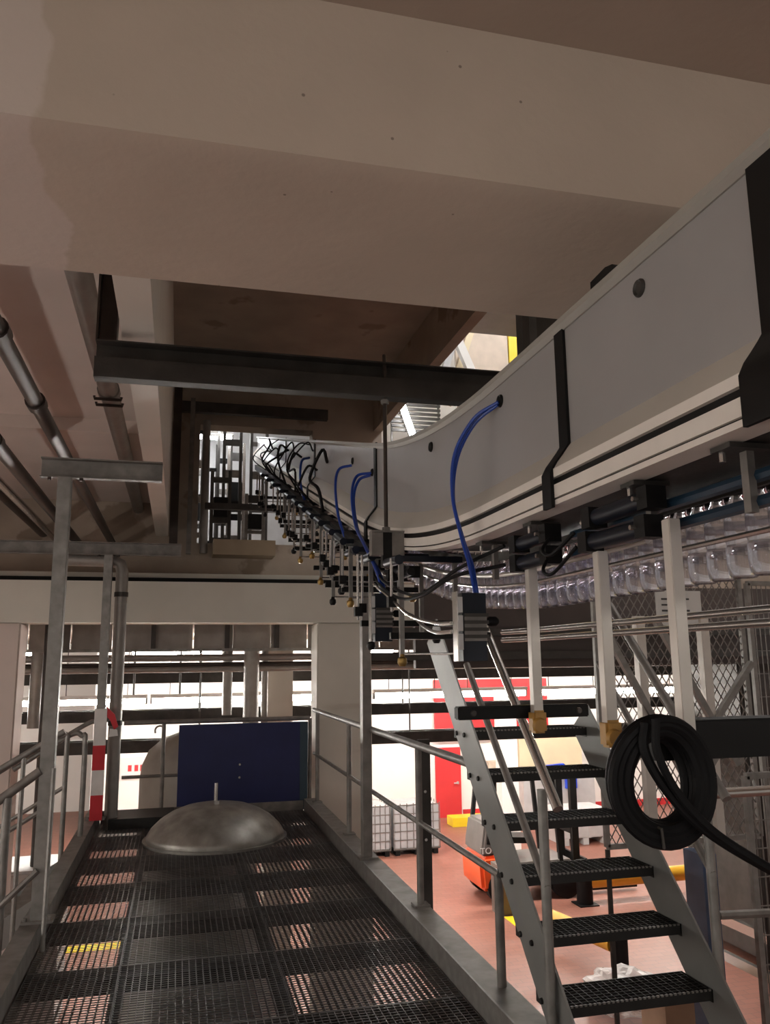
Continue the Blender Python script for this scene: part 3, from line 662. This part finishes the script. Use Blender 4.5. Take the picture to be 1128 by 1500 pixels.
MB().box(4.24, 4.36, 10.85, 10.95, 4.2, 5.5).build('strut', M_WALL, t)
t = thing('tube_lamp', (3.53, 12.42, 5.2), 'steeply tilted fluorescent tube lamp seen upstairs through the ceiling opening', 'lamp')
MB().tube([(3.43, 12.40, 5.90), (3.66, 12.40, 5.22)], .05, 10).build('tube', M_LAMP2, t)
MB().bar((3.41, 12.47, 5.95), (3.68, 12.47, 5.17), .10, .06, (0, 1, 0)).build('housing', M_WALL, t)
tubelamp('tube_lamp', 5.0, 11.0, 5.6, 8.2, M_LAMP2, 'high fluorescent tube lamp under the upper storey ceiling', None, .10, 'Y', 8.58)
t = thing('roof_grid', (4, 12.5, 4.2), 'dark slatted grid upstairs behind the tube lamp', 'grid')
for k in range(7): MB().box(3.3, 4.15, 12.5, 12.54, 5.38+k*.075, 5.42+k*.075).build('slat', M_DARK, t)
for x in (3.3, 4.12): MB().box(x, x+.03, 12.54, 12.58, 4.2, 6.0).build('upright', M_GALVD, t)

# ------------------------------------------------------------------ metal stair
st = thing('metal_stair', (1.87, 3.2, 0), 'grey steel stair with dark grating treads and pipe handrails', 'stair')
RISE, RUN = .198, .197
Y0, Z0 = 3.255, .284             # nosing of the lowest tread in view
def stringer(x, m=M_STRG):
    n0, n1 = -1.55, (7.6 if x < 2 else 5.1)
    a = (Y0+RUN*n0, Z0+RISE*n0); b = (Y0+RUN*n1, Z0+RISE*n1)
    lo, hi = (.155, -.035), (-.035, .105)
    poly = [(a[0]+lo[0], a[1]+lo[1]), (b[0]+lo[0], b[1]+lo[1]), (b[0]+hi[0], b[1]+hi[1]), (a[0]+hi[0], a[1]+hi[1])]
    return MB().prism(poly, 'X', x, x+.010).build('stringer', m, st)
for x, xb in ((1.505, 1.505), (2.215, 2.215)):
    s_ = stringer(x)
    for i in range(-1, 6):
        for dy, dz in ((.015, -.0), (.135, -.0)):
            MB().lathe((xb, Y0+RUN*i+dy, Z0+RISE*i-.02+dz), [(0, -.010), (.011, -.010), (.013, -.004), (.013, 0)], 8, 'X').build('bolt', M_TREAD, s_)
for i in range(-1, 6):
    y, z = Y0+RUN*i, Z0+RISE*i
    tr = MB().box(1.515, 2.215, y, y+.006, z-.042, z).box(1.515, 2.215, y+.212, y+.218, z-.035, z).box(1.515, 1.52, y, y+.218, z-.05, z).box(2.21, 2.215, y, y+.218, z-.05, z).build('tread', M_TREAD, st)
    mb = MB()
    for k in range(22): xk = 1.53+k*.0318; mb.box(xk, xk+.004, y+.006, y+.212, z-.028, z-.001)
    for k in range(7): yk = y+.03+k*.027; mb.box(1.52, 2.21, yk, yk+.003, z-.006, z-.0005)
    mb.build('tread_grating', M_TREAD, tr)
    mb = MB()
    for k in range(34): xk = 1.525+k*.0203; mb.box(xk, xk+.010, y-.004, y+.004, z-.004, z+.003)
    mb.build('serrated_nosing', M_GALVD, tr)
def hrail(x, y_, z_, posts_, side):
    d = Vector((0, RUN, RISE)).normalized()
    MB().tube([Vector((x, 3.10, 1.065)), Vector((x, 3.10, 1.065))+d*1.22], .021, 10).build('handrail', M_STAIN if side < 0 else M_GALVD, st)
    MB().tube([Vector((x, 3.235, .74)), Vector((x, 3.235, .74))+d*1.25], .017, 10).build('mid_rail', M_GALVD, st)
    MB().tube([(x, 3.245, -.2), (x, 3.245, 1.12)], .021, 10).build('rail_post', M_GALV, st)
hrail(1.478, 0, 0, 0, -1); hrail(2.245, 0, 0, 0, 1)

# ------------------------------------------------------------------ hall objects
# cable trays and pipes across the hall
for z0_, z1_, y, lab in ((1.345, 1.50, 13.2, 'upper dark cable tray across the lit hall'), (.80, .96, 13.0, 'middle dark cable tray just below the row of lamps'), (.385, .56, 12.6, 'lower dark cable tray across the lit hall')):
    t = thing('cable_tray', (2, y, z0_), lab, 'tray')
    MB().box(-6, 10.5, y, y+.02, z0_, z1_).box(-6, 10.5, y+.28, y+.30, z0_, z1_).box(-6, 10.5, y+.02, y+.28, z0_, z0_+.012).build('trough', M_DARK, t)
    for x in (-3.2, .35, 3.6, 7.2): MB().tube([(x, y+.15, z0_), (x, y+.15, 2.25)], .012, 6).build('hanger_rod', M_DARK, t)
for z, r, m, lab in ((1.72, .05, M_PIPEG, 'pale pipe close below the cladding strip'), (1.62, .035, M_PIPE, 'thin dark pipe below the cladding strip'), (1.56, .045, M_PIPEG, 'pale pipe resting above the upper cable tray')):
    tag(MB().tube([(-6, 12.2, z), (10, 12.2, z)], r, 10).build('hall_pipe', m), lab, 'pipe')
for x, r, y, z0_, lab in ((1.03, .11, 11.9, HF, 'thick pale pipe standing in front of the lamp row'), (.72, .07, 12.3, .9, 'thinner pale pipe left of the thick standing pipe'), (1.26, .05, 12.3, .7, 'slim pale pipe right of the thick standing pipe'),
                       (-1.86, .09, 12.2, .8, 'grey vertical pipe near the rosy pillar'), (-1.55, .10, 11.2, HF, 'dark square-looking pipe behind the tall post')):
    tag(MB().tube([(x, y, z0_), (x, y, 2.24)], r, 12).build('vertical_pipe', M_PIPEG if lab[0] != 'd' else M_DARK), lab, 'pipe')
for x in (-.6, .05, 2.9): tag(MB().tube([(x, 12.6, 1.2), (x, 12.6, 2.24)], .015, 6).build('drop_rod', M_DARK), 'thin dark rod hanging under the hall slab', 'rod', 'thin rods under the hall slab')
# cladding strip
cl = thing('cladding_strip', (0, 11.45, 1.82), 'ribbed steel cladding strip below the white beam', 'cladding')
x = -5.0; k = 0
while x < 6.5:
    w = .52; mb = MB(); pts = []
    for j in range(9):
        u = x+.01+(w-.02)*j/8; pts.append((u, 11.45+(.018 if j % 2 else 0)))
    poly = pts + [(p[0], 11.48) for p in reversed(pts)]
    mb.prism(poly, 'Z', 1.84, 2.24); mb.build('sheet', M_CLAD, cl); x += w
MB().box(-5, 6.5, 11.40, 11.5, 1.80, 1.84).build('edge_angle', M_GALV, cl)
for x in (-.35, .62, 1.3): MB().box(x, x+.06, 11.40, 11.445, 1.84, 2.24).build('stiffener', M_DARK, cl)
# lamp rows
for x0, w in ((-3.6, 1.5), (-2.0, 1.55), (-.4, 1.5), (1.3, 1.5), (3.3, 1.4), (4.75, 1.4), (6.3, 1.5), (7.9, 1.5)):
    tubelamp('tube_lamp', x0, x0+w, 14.0, 1.05, M_LAMP, 'bright fluorescent tube lamp in the row across the hall', 'row of hall lamps', .05 if x0 > .5 else .042)
for x0 in (-5, -1, 3, 7, 11, 15):
    tubelamp('tube_lamp', x0, x0+2.0, 19.0, 1.9, M_LAMP, 'bright fluorescent tube lamp deep in the hall', 'deep hall lamps', .06)
for x0 in (10.5,): tubelamp('tube_lamp', x0, x0+1.5, 8.5, 1.95, M_LAMP2, 'fluorescent tube lamp over the machine area right of the stair', None, .04)
for y0 in (-1.5, 1.0, 3.5, 6.0): tubelamp('tube_lamp', y0, y0+1.8, -4.6, .9, M_LAMP3, 'added tube lamp out of view, lighting the scene from the left', 'added lamps out of view on the left', .05, 'Y', ceil=2.96 if y0 == 1.0 else 3.49 if y0 < 1 else 3.86)  # unseen lamps, added for light from the left and floor bounce
for x0 in (-2.6, .2, 3.0): tubelamp('tube_lamp', x0, x0+1.8, -3.7, 2.6, M_LAMP3, 'added tube lamp lighting the beam front from behind the viewpoint', 'added lamps behind the viewpoint', .032, ceil=3.49)  # unseen lamps, added behind the camera to light beam front and duct
# red wall part, door and cream wall
t = thing('red_panel', (8.6, 22.3, -.7), 'large red wall panels behind the stair', 'panel')
MB().box(7.0, 10.4, 22.2, 22.3, -.55, .30).build('panel', M_RED, t)
MB().box(7.0, 10.4, 22.2, 22.3, .32, 1.1).build('panel', M_RED, t)
d_ = struct('door_1', MB().box(7.02, 7.75, 22.30, 22.36, HF, -.75), M_RED, label='narrow red door in the white hall wall')
MB().box(7.62, 7.66, 22.22, 22.30, -1.72, -1.66).box(7.52, 7.64, 22.22, 22.24, -1.71, -1.68).build('handle', M_LGREY, d_)
struct('wall_hall_partition', MB().box(-2, 7.0, 22.36, 22.5, HF, 2.25).box(7.0, 16, 22.36, 22.5, HF, 2.25), M_WALL, label='white partition wall with the red door')
struct('baseboard_hall', MB().box(7.8, 16, 22.31, 22.36, HF, HF+.18), M_RED)
t = thing('fuse_box', (8.7, 22.2, -1.9), 'small brown cabinet on the wall beside the red door', 'cabinet')
MB().box(8.5, 8.85, 22.1, 22.36, -2.0, -1.15).build('body', M_WOOD, t)
MB().box(8.62, 8.86, 22.08, 22.12, -1.95, -1.45).build('panel', M_DARK, t)
tag(MB().box(9.3, 11.2, 21.8, 22.29, -1.55, -.55).build('cream_board', M_CREAM), 'cream board behind the upper treads of the stair', 'board')
tag(MB().box(7.05, 8.35, 21.0, 21.5, HF, HF+.22).build('yellow_kerb', M_YEL), 'yellow protective kerb before the red door', 'kerb')
# grey crates
def ibc(x, y, w, label):
    t = thing('caged_container', (x, y, HF), label, 'container')
    MB().box(x-w/2, x+w/2, y-.5, y+.5, HF+.14, HF+1.05).build('tank', M_IBC, t, bevel=.02)
    mb = MB()
    for k in range(8):
        u = x-w/2-.01+(w+.02)*k/7
        mb.box(u-.008, u+.008, y-.52, y-.505, HF+.12, HF+1.1)
    for k in range(6): z = HF+.14+k*.185; mb.box(x-w/2-.01, x+w/2+.01, y-.522, y-.507, z-.008, z+.008)
    for k in range(6): u = y-.5+k*.2; mb.box(x+w/2+.005, x+w/2+.02, u-.008, u+.008, HF+.12, HF+1.1)
    mb.build('cage', M_GALVD, t)
    for dx in (-.42, 0, .42): MB().box(x+dx*w-.05, x+dx*w+.05, y-.5, y+.5, HF, HF+.12).build('pallet_foot', M_BLACK, t)
    MB().box(x-w/2, x+w/2, y-.52, y+.52, HF+.11, HF+.14).build('pallet_deck', M_DARK, t)
ibc(4.30, 18.9, .80, 'grey caged container standing against the white pillar side')
ibc(5.32, 18.9, 1.05, 'grey caged container nearer the red door')
# forklift
fk = thing('forklift', (6.35, 14.9, HF), 'orange and grey forklift parked behind the stair', 'forklift')
fx, fy = 6.35, 14.9
MB().prism([(fx-1.0, HF+.22), (fx-1.03, HF+.70), (fx-.96, HF+.80), (fx-.55, HF+.82), (fx-.5, HF+.22)], 'Y', fy-.52, fy+.52).build('counterweight', M_ORANGE, fk, bevel=.06)
MB().prism([(fx-.98, HF+.80), (fx-.97, HF+.95), (fx-.90, HF+1.36), (fx-.45, HF+1.36), (fx-.45, HF+.80)], 'Y', fy-.46, fy+.46).build('engine_hood', M_FGREY, fk, bevel=.04)
MB().box(fx-.5, fx+.75, fy-.5, fy+.5, HF+.30, HF+.66).build('chassis', M_FGREY, fk, bevel=.03)
MB().prism([(fx-.45, HF+.95), (fx-.52, HF+1.45), (fx-.40, HF+1.45), (fx-.30, HF+1.05), (fx+.1, HF+1.02), (fx+.1, HF+.92)], 'Y', fy-.25, fy+.25).build('driver_seat', M_BLACK, fk)
for dx in (-.62, .62):
    for dy in (-.44, .44): MB().lathe((fx+dx, fy+dy, HF+.28), [(0, -.10), (.20, -.10), (.28, -.08), (.28, .08), (.20, .10), (0, .10)], 24, 'Y').build('wheel', M_RUB, fk)
for dx, lean in ((-.85, .14), (.55, -.12)):
    for dy in (-.45, .45): MB().bar((fx+dx, fy+dy, HF+1.0 if dx < 0 else HF+.6), (fx+dx+lean, fy+dy, HF+2.08), .07, .07).build('guard_post', M_BLACK, fk)
mb = MB().box(fx-.75, fx+.5, fy-.50, fy-.43, HF+2.06, HF+2.13).box(fx-.75, fx+.5, fy+.43, fy+.50, HF+2.06, HF+2.13)
for k in range(7): mb.box(fx-.75+k*.19, fx-.71+k*.19, fy-.43, fy+.43, HF+2.07, HF+2.11)
mb.build('overhead_guard', M_BLACK, fk)
for dy in (-.30, .30): MB().box(fx+.85, fx+.98, fy+dy-.05, fy+dy+.05, HF+.08, HF+2.15).build('mast', M_BLACK, fk)
MB().box(fx+.85, fx+.97, fy-.3, fy+.3, HF+1.05, HF+1.15).box(fx+.85, fx+.97, fy-.3, fy+.3, HF+2.05, HF+2.15).build('mast_bridge', M_BLACK, fk)
MB().box(fx+1.0, fx+1.05, fy-.5, fy+.5, HF+.15, HF+.65).build('carriage', M_BLACK, fk)
for dy in (-.32, .32): MB().box(fx+1.0, fx+2.1, fy+dy-.06, fy+dy+.06, HF+.06, HF+.10).build('fork', M_BLACK, fk)
fc = bpy.data.curves.new('lettering', 'FONT'); fc.body = 'TOYOTA'; fc.size = .15; fc.extrude = .004; fc.align_x = 'CENTER'
fo = bpy.data.objects.new('lettering_curve', fc); COL.objects.link(fo)
dg = bpy.context.evaluated_depsgraph_get(); tm = bpy.data.meshes.new_from_object(fo.evaluated_get(dg)); bpy.data.objects.remove(fo)
tm.materials.clear(); tm.materials.append(M_PAPER)
lt = bpy.data.objects.new('lettering', tm); COL.objects.link(lt); lt.parent = fk; lt.location = (-.70, -.468, .845); lt.rotation_euler = (R(90), 0, 0); lt['label'] = 'white lettering on the grey hood'
# yellow floor line, barriers, pallet box, bag
tag(MB().prism([(5.45, 12.2), (5.95, 12.2), (5.75, 13.7), (5.45, 13.7)], 'Z', HF, HF+.006).build('floor_marking', M_YEL), 'yellow marking painted on the red floor by the forklift', 'marking')
t = thing('crash_barrier', (8.2, 13.9, HF), 'yellow crash barrier with black posts behind the lower treads', 'barrier')
MB().tube([(7.2, 14.0, HF+.38), (10.0, 14.0, HF+.38)], .13, 18).build('beam', M_YBAR, t)
for x in (7.10, 9.6): MB().tube([(x, 13.98, HF), (x, 13.98, HF+.72)], .14, 16).build('post', M_RUB, t)
for x in (7.10, 9.6): MB().box(x-.18, x+.18, 13.8, 14.16, HF, HF+.02).build('foot_plate', M_BLACK, t)
t = thing('crash_barrier', (5.9, 11.3, HF), 'shorter yellow crash barrier end beside the clear plastic bag', 'barrier')
MB().tube([(5.65, 12.3, HF+.38), (5.95, 10.95, HF+.38)], .11, 18).build('beam', M_YBAR, t)
MB().tube([(5.98, 10.85, HF), (5.98, 10.85, HF+.66)], .12, 16).build('post', M_RUB, t)
t = thing('pallet_box', (9.3, 18.6, HF), 'light grey plastic pallet box with three feet on the red floor', 'box')
MB().prism([(8.75, HF+.15), (9.95, HF+.15), (9.95, HF+.78), (8.55, HF+.78), (8.55, HF+.55), (8.75, HF+.5)], 'Y', 18.2, 19.1).build('body', M_LGREY, t, bevel=.015)
for x in (8.78, 9.28, 9.78): MB().box(x, x+.14, 18.2, 19.1, HF, HF+.15).build('foot', M_LGREY, t)
for x in (9.0, 9.45, 9.9): MB().box(x-.03, x+.03, 18.18, 18.2, HF+.15, HF+.78).build('rib', M_LGREY, t)
tag(MB().box(8.7, 10.7, 20.2, 21.2, HF, HF+1.2).build('grey_cabinet', M_LGREY), 'grey cabinet top behind the third tread of the stair', 'cabinet')
tag(MB().prism([(9.35, -1.05), (9.8, -1.02), (10.15, -1.35), (10.15, -1.65), (9.85, -1.65), (9.85, -1.4), (9.35, -1.2)], 'Y', 20.09, 20.2).build('blue_guard', M_BLUEB), 'bright blue plastic guard in front of the grey cabinet', 'guard')
random.seed(5)
bmn = bmesh.new(); bmesh.ops.create_icosphere(bmn, subdivisions=4, radius=1)
for v in bmn.verts:
    s = 1+.14*math.sin(7*v.co.x+3*v.co.y)*math.cos(6*v.co.z+4*v.co.x)+random.uniform(-.05, .05)
    v.co = Vector((v.co.x*.52*s, v.co.y*.42*s, max(-.20, v.co.z*.24*s)))
me = bpy.data.meshes.new('plastic_bag'); bmn.to_mesh(me); bmn.free(); me.materials.append(M_FILM)
o = bpy.data.objects.new('plastic_bag', me); COL.objects.link(o); o.location = (5.5, 9.9, HF+.20); tag(o, 'crumpled clear plastic bag on the red floor', 'bag')
t = thing('cardboard_box', (5.6, 9.2, HF), 'brown cardboard box under the lowest tread', 'box')
MB().box(5.25, 5.95, 8.6, 9.1, HF, HF+.62).build('carton', mat('cardboard', (.30, .20, .13), .8, 0, .1, 4), t)
tag(MB().box(6.9, 7.3, 17.2, 17.5, HF, .9).build('white_post', M_WALL), 'white square post standing behind the forklift', 'post')
tag(MB().box(5.40, 5.80, 13.75, 14.1, HF, HF+.80).build('grey_bin', mat('bin_taupe', (.16, .12, .10), .7, 0, .1, 4)), 'taupe mesh bin behind the stair handrail', 'bin')

# ------------------------------------------------------------------ machine cage right of the stair
def wire_panel(name, x0, x1, y, z0, z1, pitch, diag, label, grp=None):
    t = thing(name, ((x0+x1)/2, y, z0), label, 'fence', grp)
    mb = MB(); r = .0035
    if diag:
        w, h = x1-x0, z1-z0; n = int((w+h)/pitch)
        for k in range(-int(h/pitch)-1, int(w/pitch)+2):
            for s in (1, -1):
                xa = x0+k*pitch if s > 0 else x1-k*pitch
                a = (xa, z0); b = (xa+s*h*.62, z1)
                def clip(a, b):
                    (ax, az), (bx, bz) = a, b; t0, t1 = 0, 1; dx = bx-ax
                    for lim, sg in ((x0, 1), (x1, -1)):
                        fa, fb = sg*(ax-lim), sg*(bx-lim)
                        if fa < 0 and fb < 0: return None
                        if fa < 0: t0 = max(t0, fa/(fa-fb))
                        elif fb < 0: t1 = min(t1, fa/(fa-fb))
                    if t0 >= t1: return None
                    return ((ax+dx*t0, y, az+(bz-az)*t0), (ax+dx*t1, y, az+(bz-az)*t1))
                c = clip(a, b)
                if c and (Vector(c[0])-Vector(c[1])).length > .03: mb.bar(c[0], c[1], r*2, r*2, (0, 1, 0))
    else:
        k = x0
        while k < x1: mb.box(k-r, k+r, y-r, y+r, z0, z1); k += pitch
        k = z0
        while k < z1: mb.box(x0, x1, y-r-.004, y+r-.004, k-r, k+r); k += pitch*4
    mb.build('wire_mesh', M_GALVD, t)
    for a, b in (((x0, y, z0), (x0, y, z1)), ((x1, y, z0), (x1, y, z1)), ((x0, y, z0), (x1, y, z0)), ((x0, y, z1), (x1, y, z1))): MB().bar(a, b, .04, .04).build('frame', M_GALV, t)
    return t
mf = wire_panel('mesh_fence', 3.42, 4.86, 6.3, .15, 2.35, .075, True, 'diamond wire mesh fence panel behind the cable coil')
for x in (3.42, 4.86): MB().box(x-.015, x+.015, 6.285, 6.315, HF, .13).build('leg', M_DARK, mf)
wire_panel('mesh_fence', 4.95, 6.4, 6.3, -2.5, 2.3, .05, False, 'upright wire mesh fence panel at the machine corner')
wire_panel('mesh_fence', 3.78, 4.55, 5.0, -2.5, .85, .045, False, 'tall dark wire mesh fence panel beside the stair')
for k, (a, b, lab) in enumerate((((3.42, 6.2, 1.95), (4.10, 6.2, .7), 'long diagonal brace left on the mesh fence'), ((3.95, 6.2, 1.95), (4.62, 6.2, .75), 'second diagonal brace on the mesh fence'), ((4.85, 6.2, 1.6), (4.25, 6.2, .9), 'short diagonal brace leaning to the fence corner'), ((3.85, 6.15, .2), (4.6, 6.15, 1.1), 'diagonal brace seen through the cable coil'))):
    tag(MB().bar(a, b, .05, .05, (0, 1, 0)).build('fence_brace', M_GALV), lab, 'brace')
for x, y, z0_, z1_, lab in ((3.80, 6.244, .15, 2.0, 'square pale fence post behind the second square post'), (4.42, 6.244, .15, 1.98, 'square pale fence post at the frame corner')):
    tag(MB().box(x-.04, x+.04, y-.04, y+.04, z0_, z1_).build('fence_post', M_ALU if lab[7] == 'p' else M_DARK, bevel=.003), lab, 'post')
t = thing('notice_sheet', (4.2, 6.22, 1.95), 'white printed notice sheet on the fence behind the bottles', 'notice')
MB().box(3.98, 4.42, 6.235, 6.25, 1.92, 2.22).build('sheet', M_PAPER, t)
for k in range(4): MB().box(4.03, 4.30-.03*(k % 2), 6.230, 6.235, 2.14-k*.05, 2.155-k*.05).build('print_line', M_INK, t)
# dark backdrop machinery
def machine(x0, x1, y0, y1, z1, m, label):
    t = thing('bottling_machine', ((x0+x1)/2, (y0+y1)/2, HF), label, 'machine')
    MB().box(x0, x1, y0, y1, HF+.15, z1).build('housing', m, t, bevel=.03)
    n = 4
    for k in range(n): MB().box(x0+.06+(x1-x0)*k/n, x0-.02+(x1-x0)*(k+1)/n, y0-.02, y0, HF+.5, z1-.3).build('panel', M_DARK if k % 2 else M_PIPE, t)
    for x in (x0+.1, x1-.2): MB().box(x, x+.1, y0+.1, y0+.2, HF, HF+.15).build('foot', M_BLACK, t)
    MB().tube([(x0, y0-.08, z1-.15), (x1, y0-.08, z1-.15)], .03, 8).build('rail', M_STAIN, t)
    for k in range(5): MB().tube([(x0+.2+k*(x1-x0)/5, y0-.06, HF+.4), (x0+.2+k*(x1-x0)/5, y0-.06, z1-.5-.1*(k % 3))], .02, 8).build('pipe', M_STAIN, t)
machine(7.9, 10.0, 10.4, 12.0, 2.2, M_DARK, 'dark bottling machine rising behind the wire fence')
machine(10.2, 14.0, 11.2, 12.6, 1.9, M_DARK, 'tall dark machine farther behind the wire fence')
t = thing('conveyor_frame', (6.3, 8.0, HF), 'low steel conveyor frame on the floor behind the fence', 'conveyor')
for z in (-1.35, -1.75): MB().bar((6.25, 9.4, z), (6.35, 6.6, z), .06, .10).build('side_rail', M_STAIN, t)
for (x, y) in ((6.26, 9.1), (6.34, 6.9)): MB().box(x-.04, x+.04, y-.04, y+.04, HF, -1.3).build('leg', M_GALV, t)
tag(MB().box(4.50, 4.64, 6.62, 6.9, HF, -.05).build('control_cabinet', M_OBLUE), 'slim blue grey cabinet behind the stair post', 'cabinet')
tag(MB().tube([(2.48, 3.6, 1.0), (4.6, 3.6, 1.0)], .025, 10).build('polished_pipe', M_STAIN), 'polished rail right of the cable coil', 'rail')
tag(MB().tube([(2.27, 3.25, .57), (4.0, 3.25, .50)], .018, 8).build('hand_rail_stub', M_GALVD), 'grey rail leading right from the stair post', 'rail')
# cross pipes above the hall right of the pillar
for z, lab in ((1.70, 'dark horizontal bar above the hall lamps by the pillar'), (2.0, 'dark horizontal bar under the conveyor adjusters')):
    tag(MB().box(2.305, 9.0, 9.83, 9.93, z-.05, z+.05).build('cross_member', M_DARK), lab, 'bar')

# ------------------------------------------------------------------ stair on the left, going down to the left
ls = thing('side_stair', (-1.6, 7.6, -.6), 'grey side stair descending left from the walkway with pipe rails', 'stair')
SL = .62
def sl(x, z): return z + SL*(x+.86)
for y in (7.0, 8.15):
    m = M_GALV
    MB().prism([(-.88, -.02), (-3.2, -.02-SL*2.32), (-3.2, -.24-SL*2.32), (-.88, -.24)], 'Y', y-.006, y+.006).build('stringer', M_STRG, ls)
    MB().tube([(-.95, y, 1.02), (-1.05, y, 1.0), (-3.2, y, 1.0-SL*2.15)], .024, 10).build('handrail', M_GALV, ls)
    MB().tube([(-.95, y, .56), (-3.2, y, .56-SL*2.2)], .018, 8).build('mid_rail', M_GALV, ls)
    for x in (-.95, -1.9, -2.8): MB().tube([(x, y, -.1-SL*(-.88-x)), (x, y, 1.02-SL*max(0, -1.0-x))], .022, 10).build('rail_post', M_GALV, ls)
for k in range(9):
    x = -.92-.25*k; z = -.03-.155*(k+1)
    MB().box(x-.25, x, 7.006, 8.144, z-.03, z).build('tread', M_GALVD, ls)
t = thing('kerb_railing', (-.80, 9.2, .12), 'bent pipe railing ends beside the standpipe', 'railing')
MB().tube(spline([(-.80, 9.35, .12), (-.80, 9.35, .98), (-.82, 9.28, 1.05), (-.9, 9.2, 1.03), (-1.2, 9.1, .85)]), .024, 10).build('loop', M_GALV, t)
MB().tube(spline([(-.80, 8.2, .12), (-.80, 8.2, .92), (-.83, 8.2, 1.0), (-.95, 8.2, 1.0), (-1.4, 8.2, .72)]), .024, 10).build('loop', M_GALV, t)
tag(MB().tube([(-.70, 5.4, .02), (-.715, 5.55, 1.02)], .014, 8).build('slanted_rod', M_GALV), 'thin slanted steel rod leaning on the tall rack post', 'rod')
t = thing('rack_rail', (-.80, 5.7, .8), 'dark pipe rails meeting the tall rack post', 'railing')
MB().tube([(-.80, 5.62, 1.00), (-1.6, 5.62, .42)], .028, 10).build('top_rail', M_GALVD, t)
MB().tube([(-.78, 5.60, .42), (-1.6, 5.60, -.35)], .018, 8).build('low_rail', M_GALVD, t)
MB().tube([(-.98, 5.62, .85), (-.98, 5.62, -.6)], .026, 10).build('post', M_GALV, t)
MB().tube([(-.76, 6.35, 1.18), (-1.7, 6.35, .62)], .022, 10).build('rear_rail', M_GALV, t)
MB().tube([(-1.02, 6.35, 1.03), (-1.02, 6.35, -.4)], .016, 8).build('rear_post', M_GALV, t)
# barrier tape tied round the rack post
t = thing('barrier_tape', (-.70, 8.9, .1), 'red and white barrier tape wound down the farther rack post', 'tape')
for k, (a, b) in enumerate(((.84, 1.20), (.60, .84), (.36, .60), (.12, .36))):
    c = M_TAPEW if k % 2 == 0 else M_TAPER
    MB().box(-.795, -.675, 8.925, 8.955, a, b).build('band', c, t)
MB().prism([(-.68, 1.22), (-.60, 1.14), (-.56, 1.02), (-.60, .99), (-.64, 1.08), (-.69, 1.14)], 'Y', 8.93, 8.945).build('loose_end', M_TAPER, t)
MB().prism([(-.64, 1.0), (-.57, .99), (-.56, .93), (-.65, .92)], 'Y', 8.93, 8.945).build('loose_end', M_TAPEW, t)
# floor-level equipment left of the walkway
t = thing('floor_machine', (-1.9, 11.3, HF), 'pale machine cabinet below the side stair', 'machine')
MB().box(-2.6, -1.25, 10.9, 11.8, HF, -.75).build('housing', M_LGREY, t, bevel=.03)
MB().box(-1.55, -1.28, 10.88, 10.9, -1.0, -.8).build('yellow_plate', M_YEL, t)
tag(MB().box(-3.6, -2.2, 6.2, 7.0, HF, -1.2).build('orange_skid', M_ORANGE), 'orange skid on the hall floor left of the walkway', 'skid')
tag(MB().box(-3.5, .2, 13.9, 14.2, HF, HF+.01).build('floor_marking', M_YEL), 'yellow stripe on the floor below the grating', 'marking')
# small sign far in the hall
t = thing('wall_sign', (-.9, 22.2, -1.0), 'small white sign with red marks on the far hall wall', 'sign')
MB().box(-1.3, -.4, 22.3, 22.355, -1.2, -.7).build('plate', M_PAPER, t)
for x in (-1.12, -.96, -.82): MB().box(x, x+.09, 22.29, 22.3, -1.03, -.88).build('mark', M_RED, t)
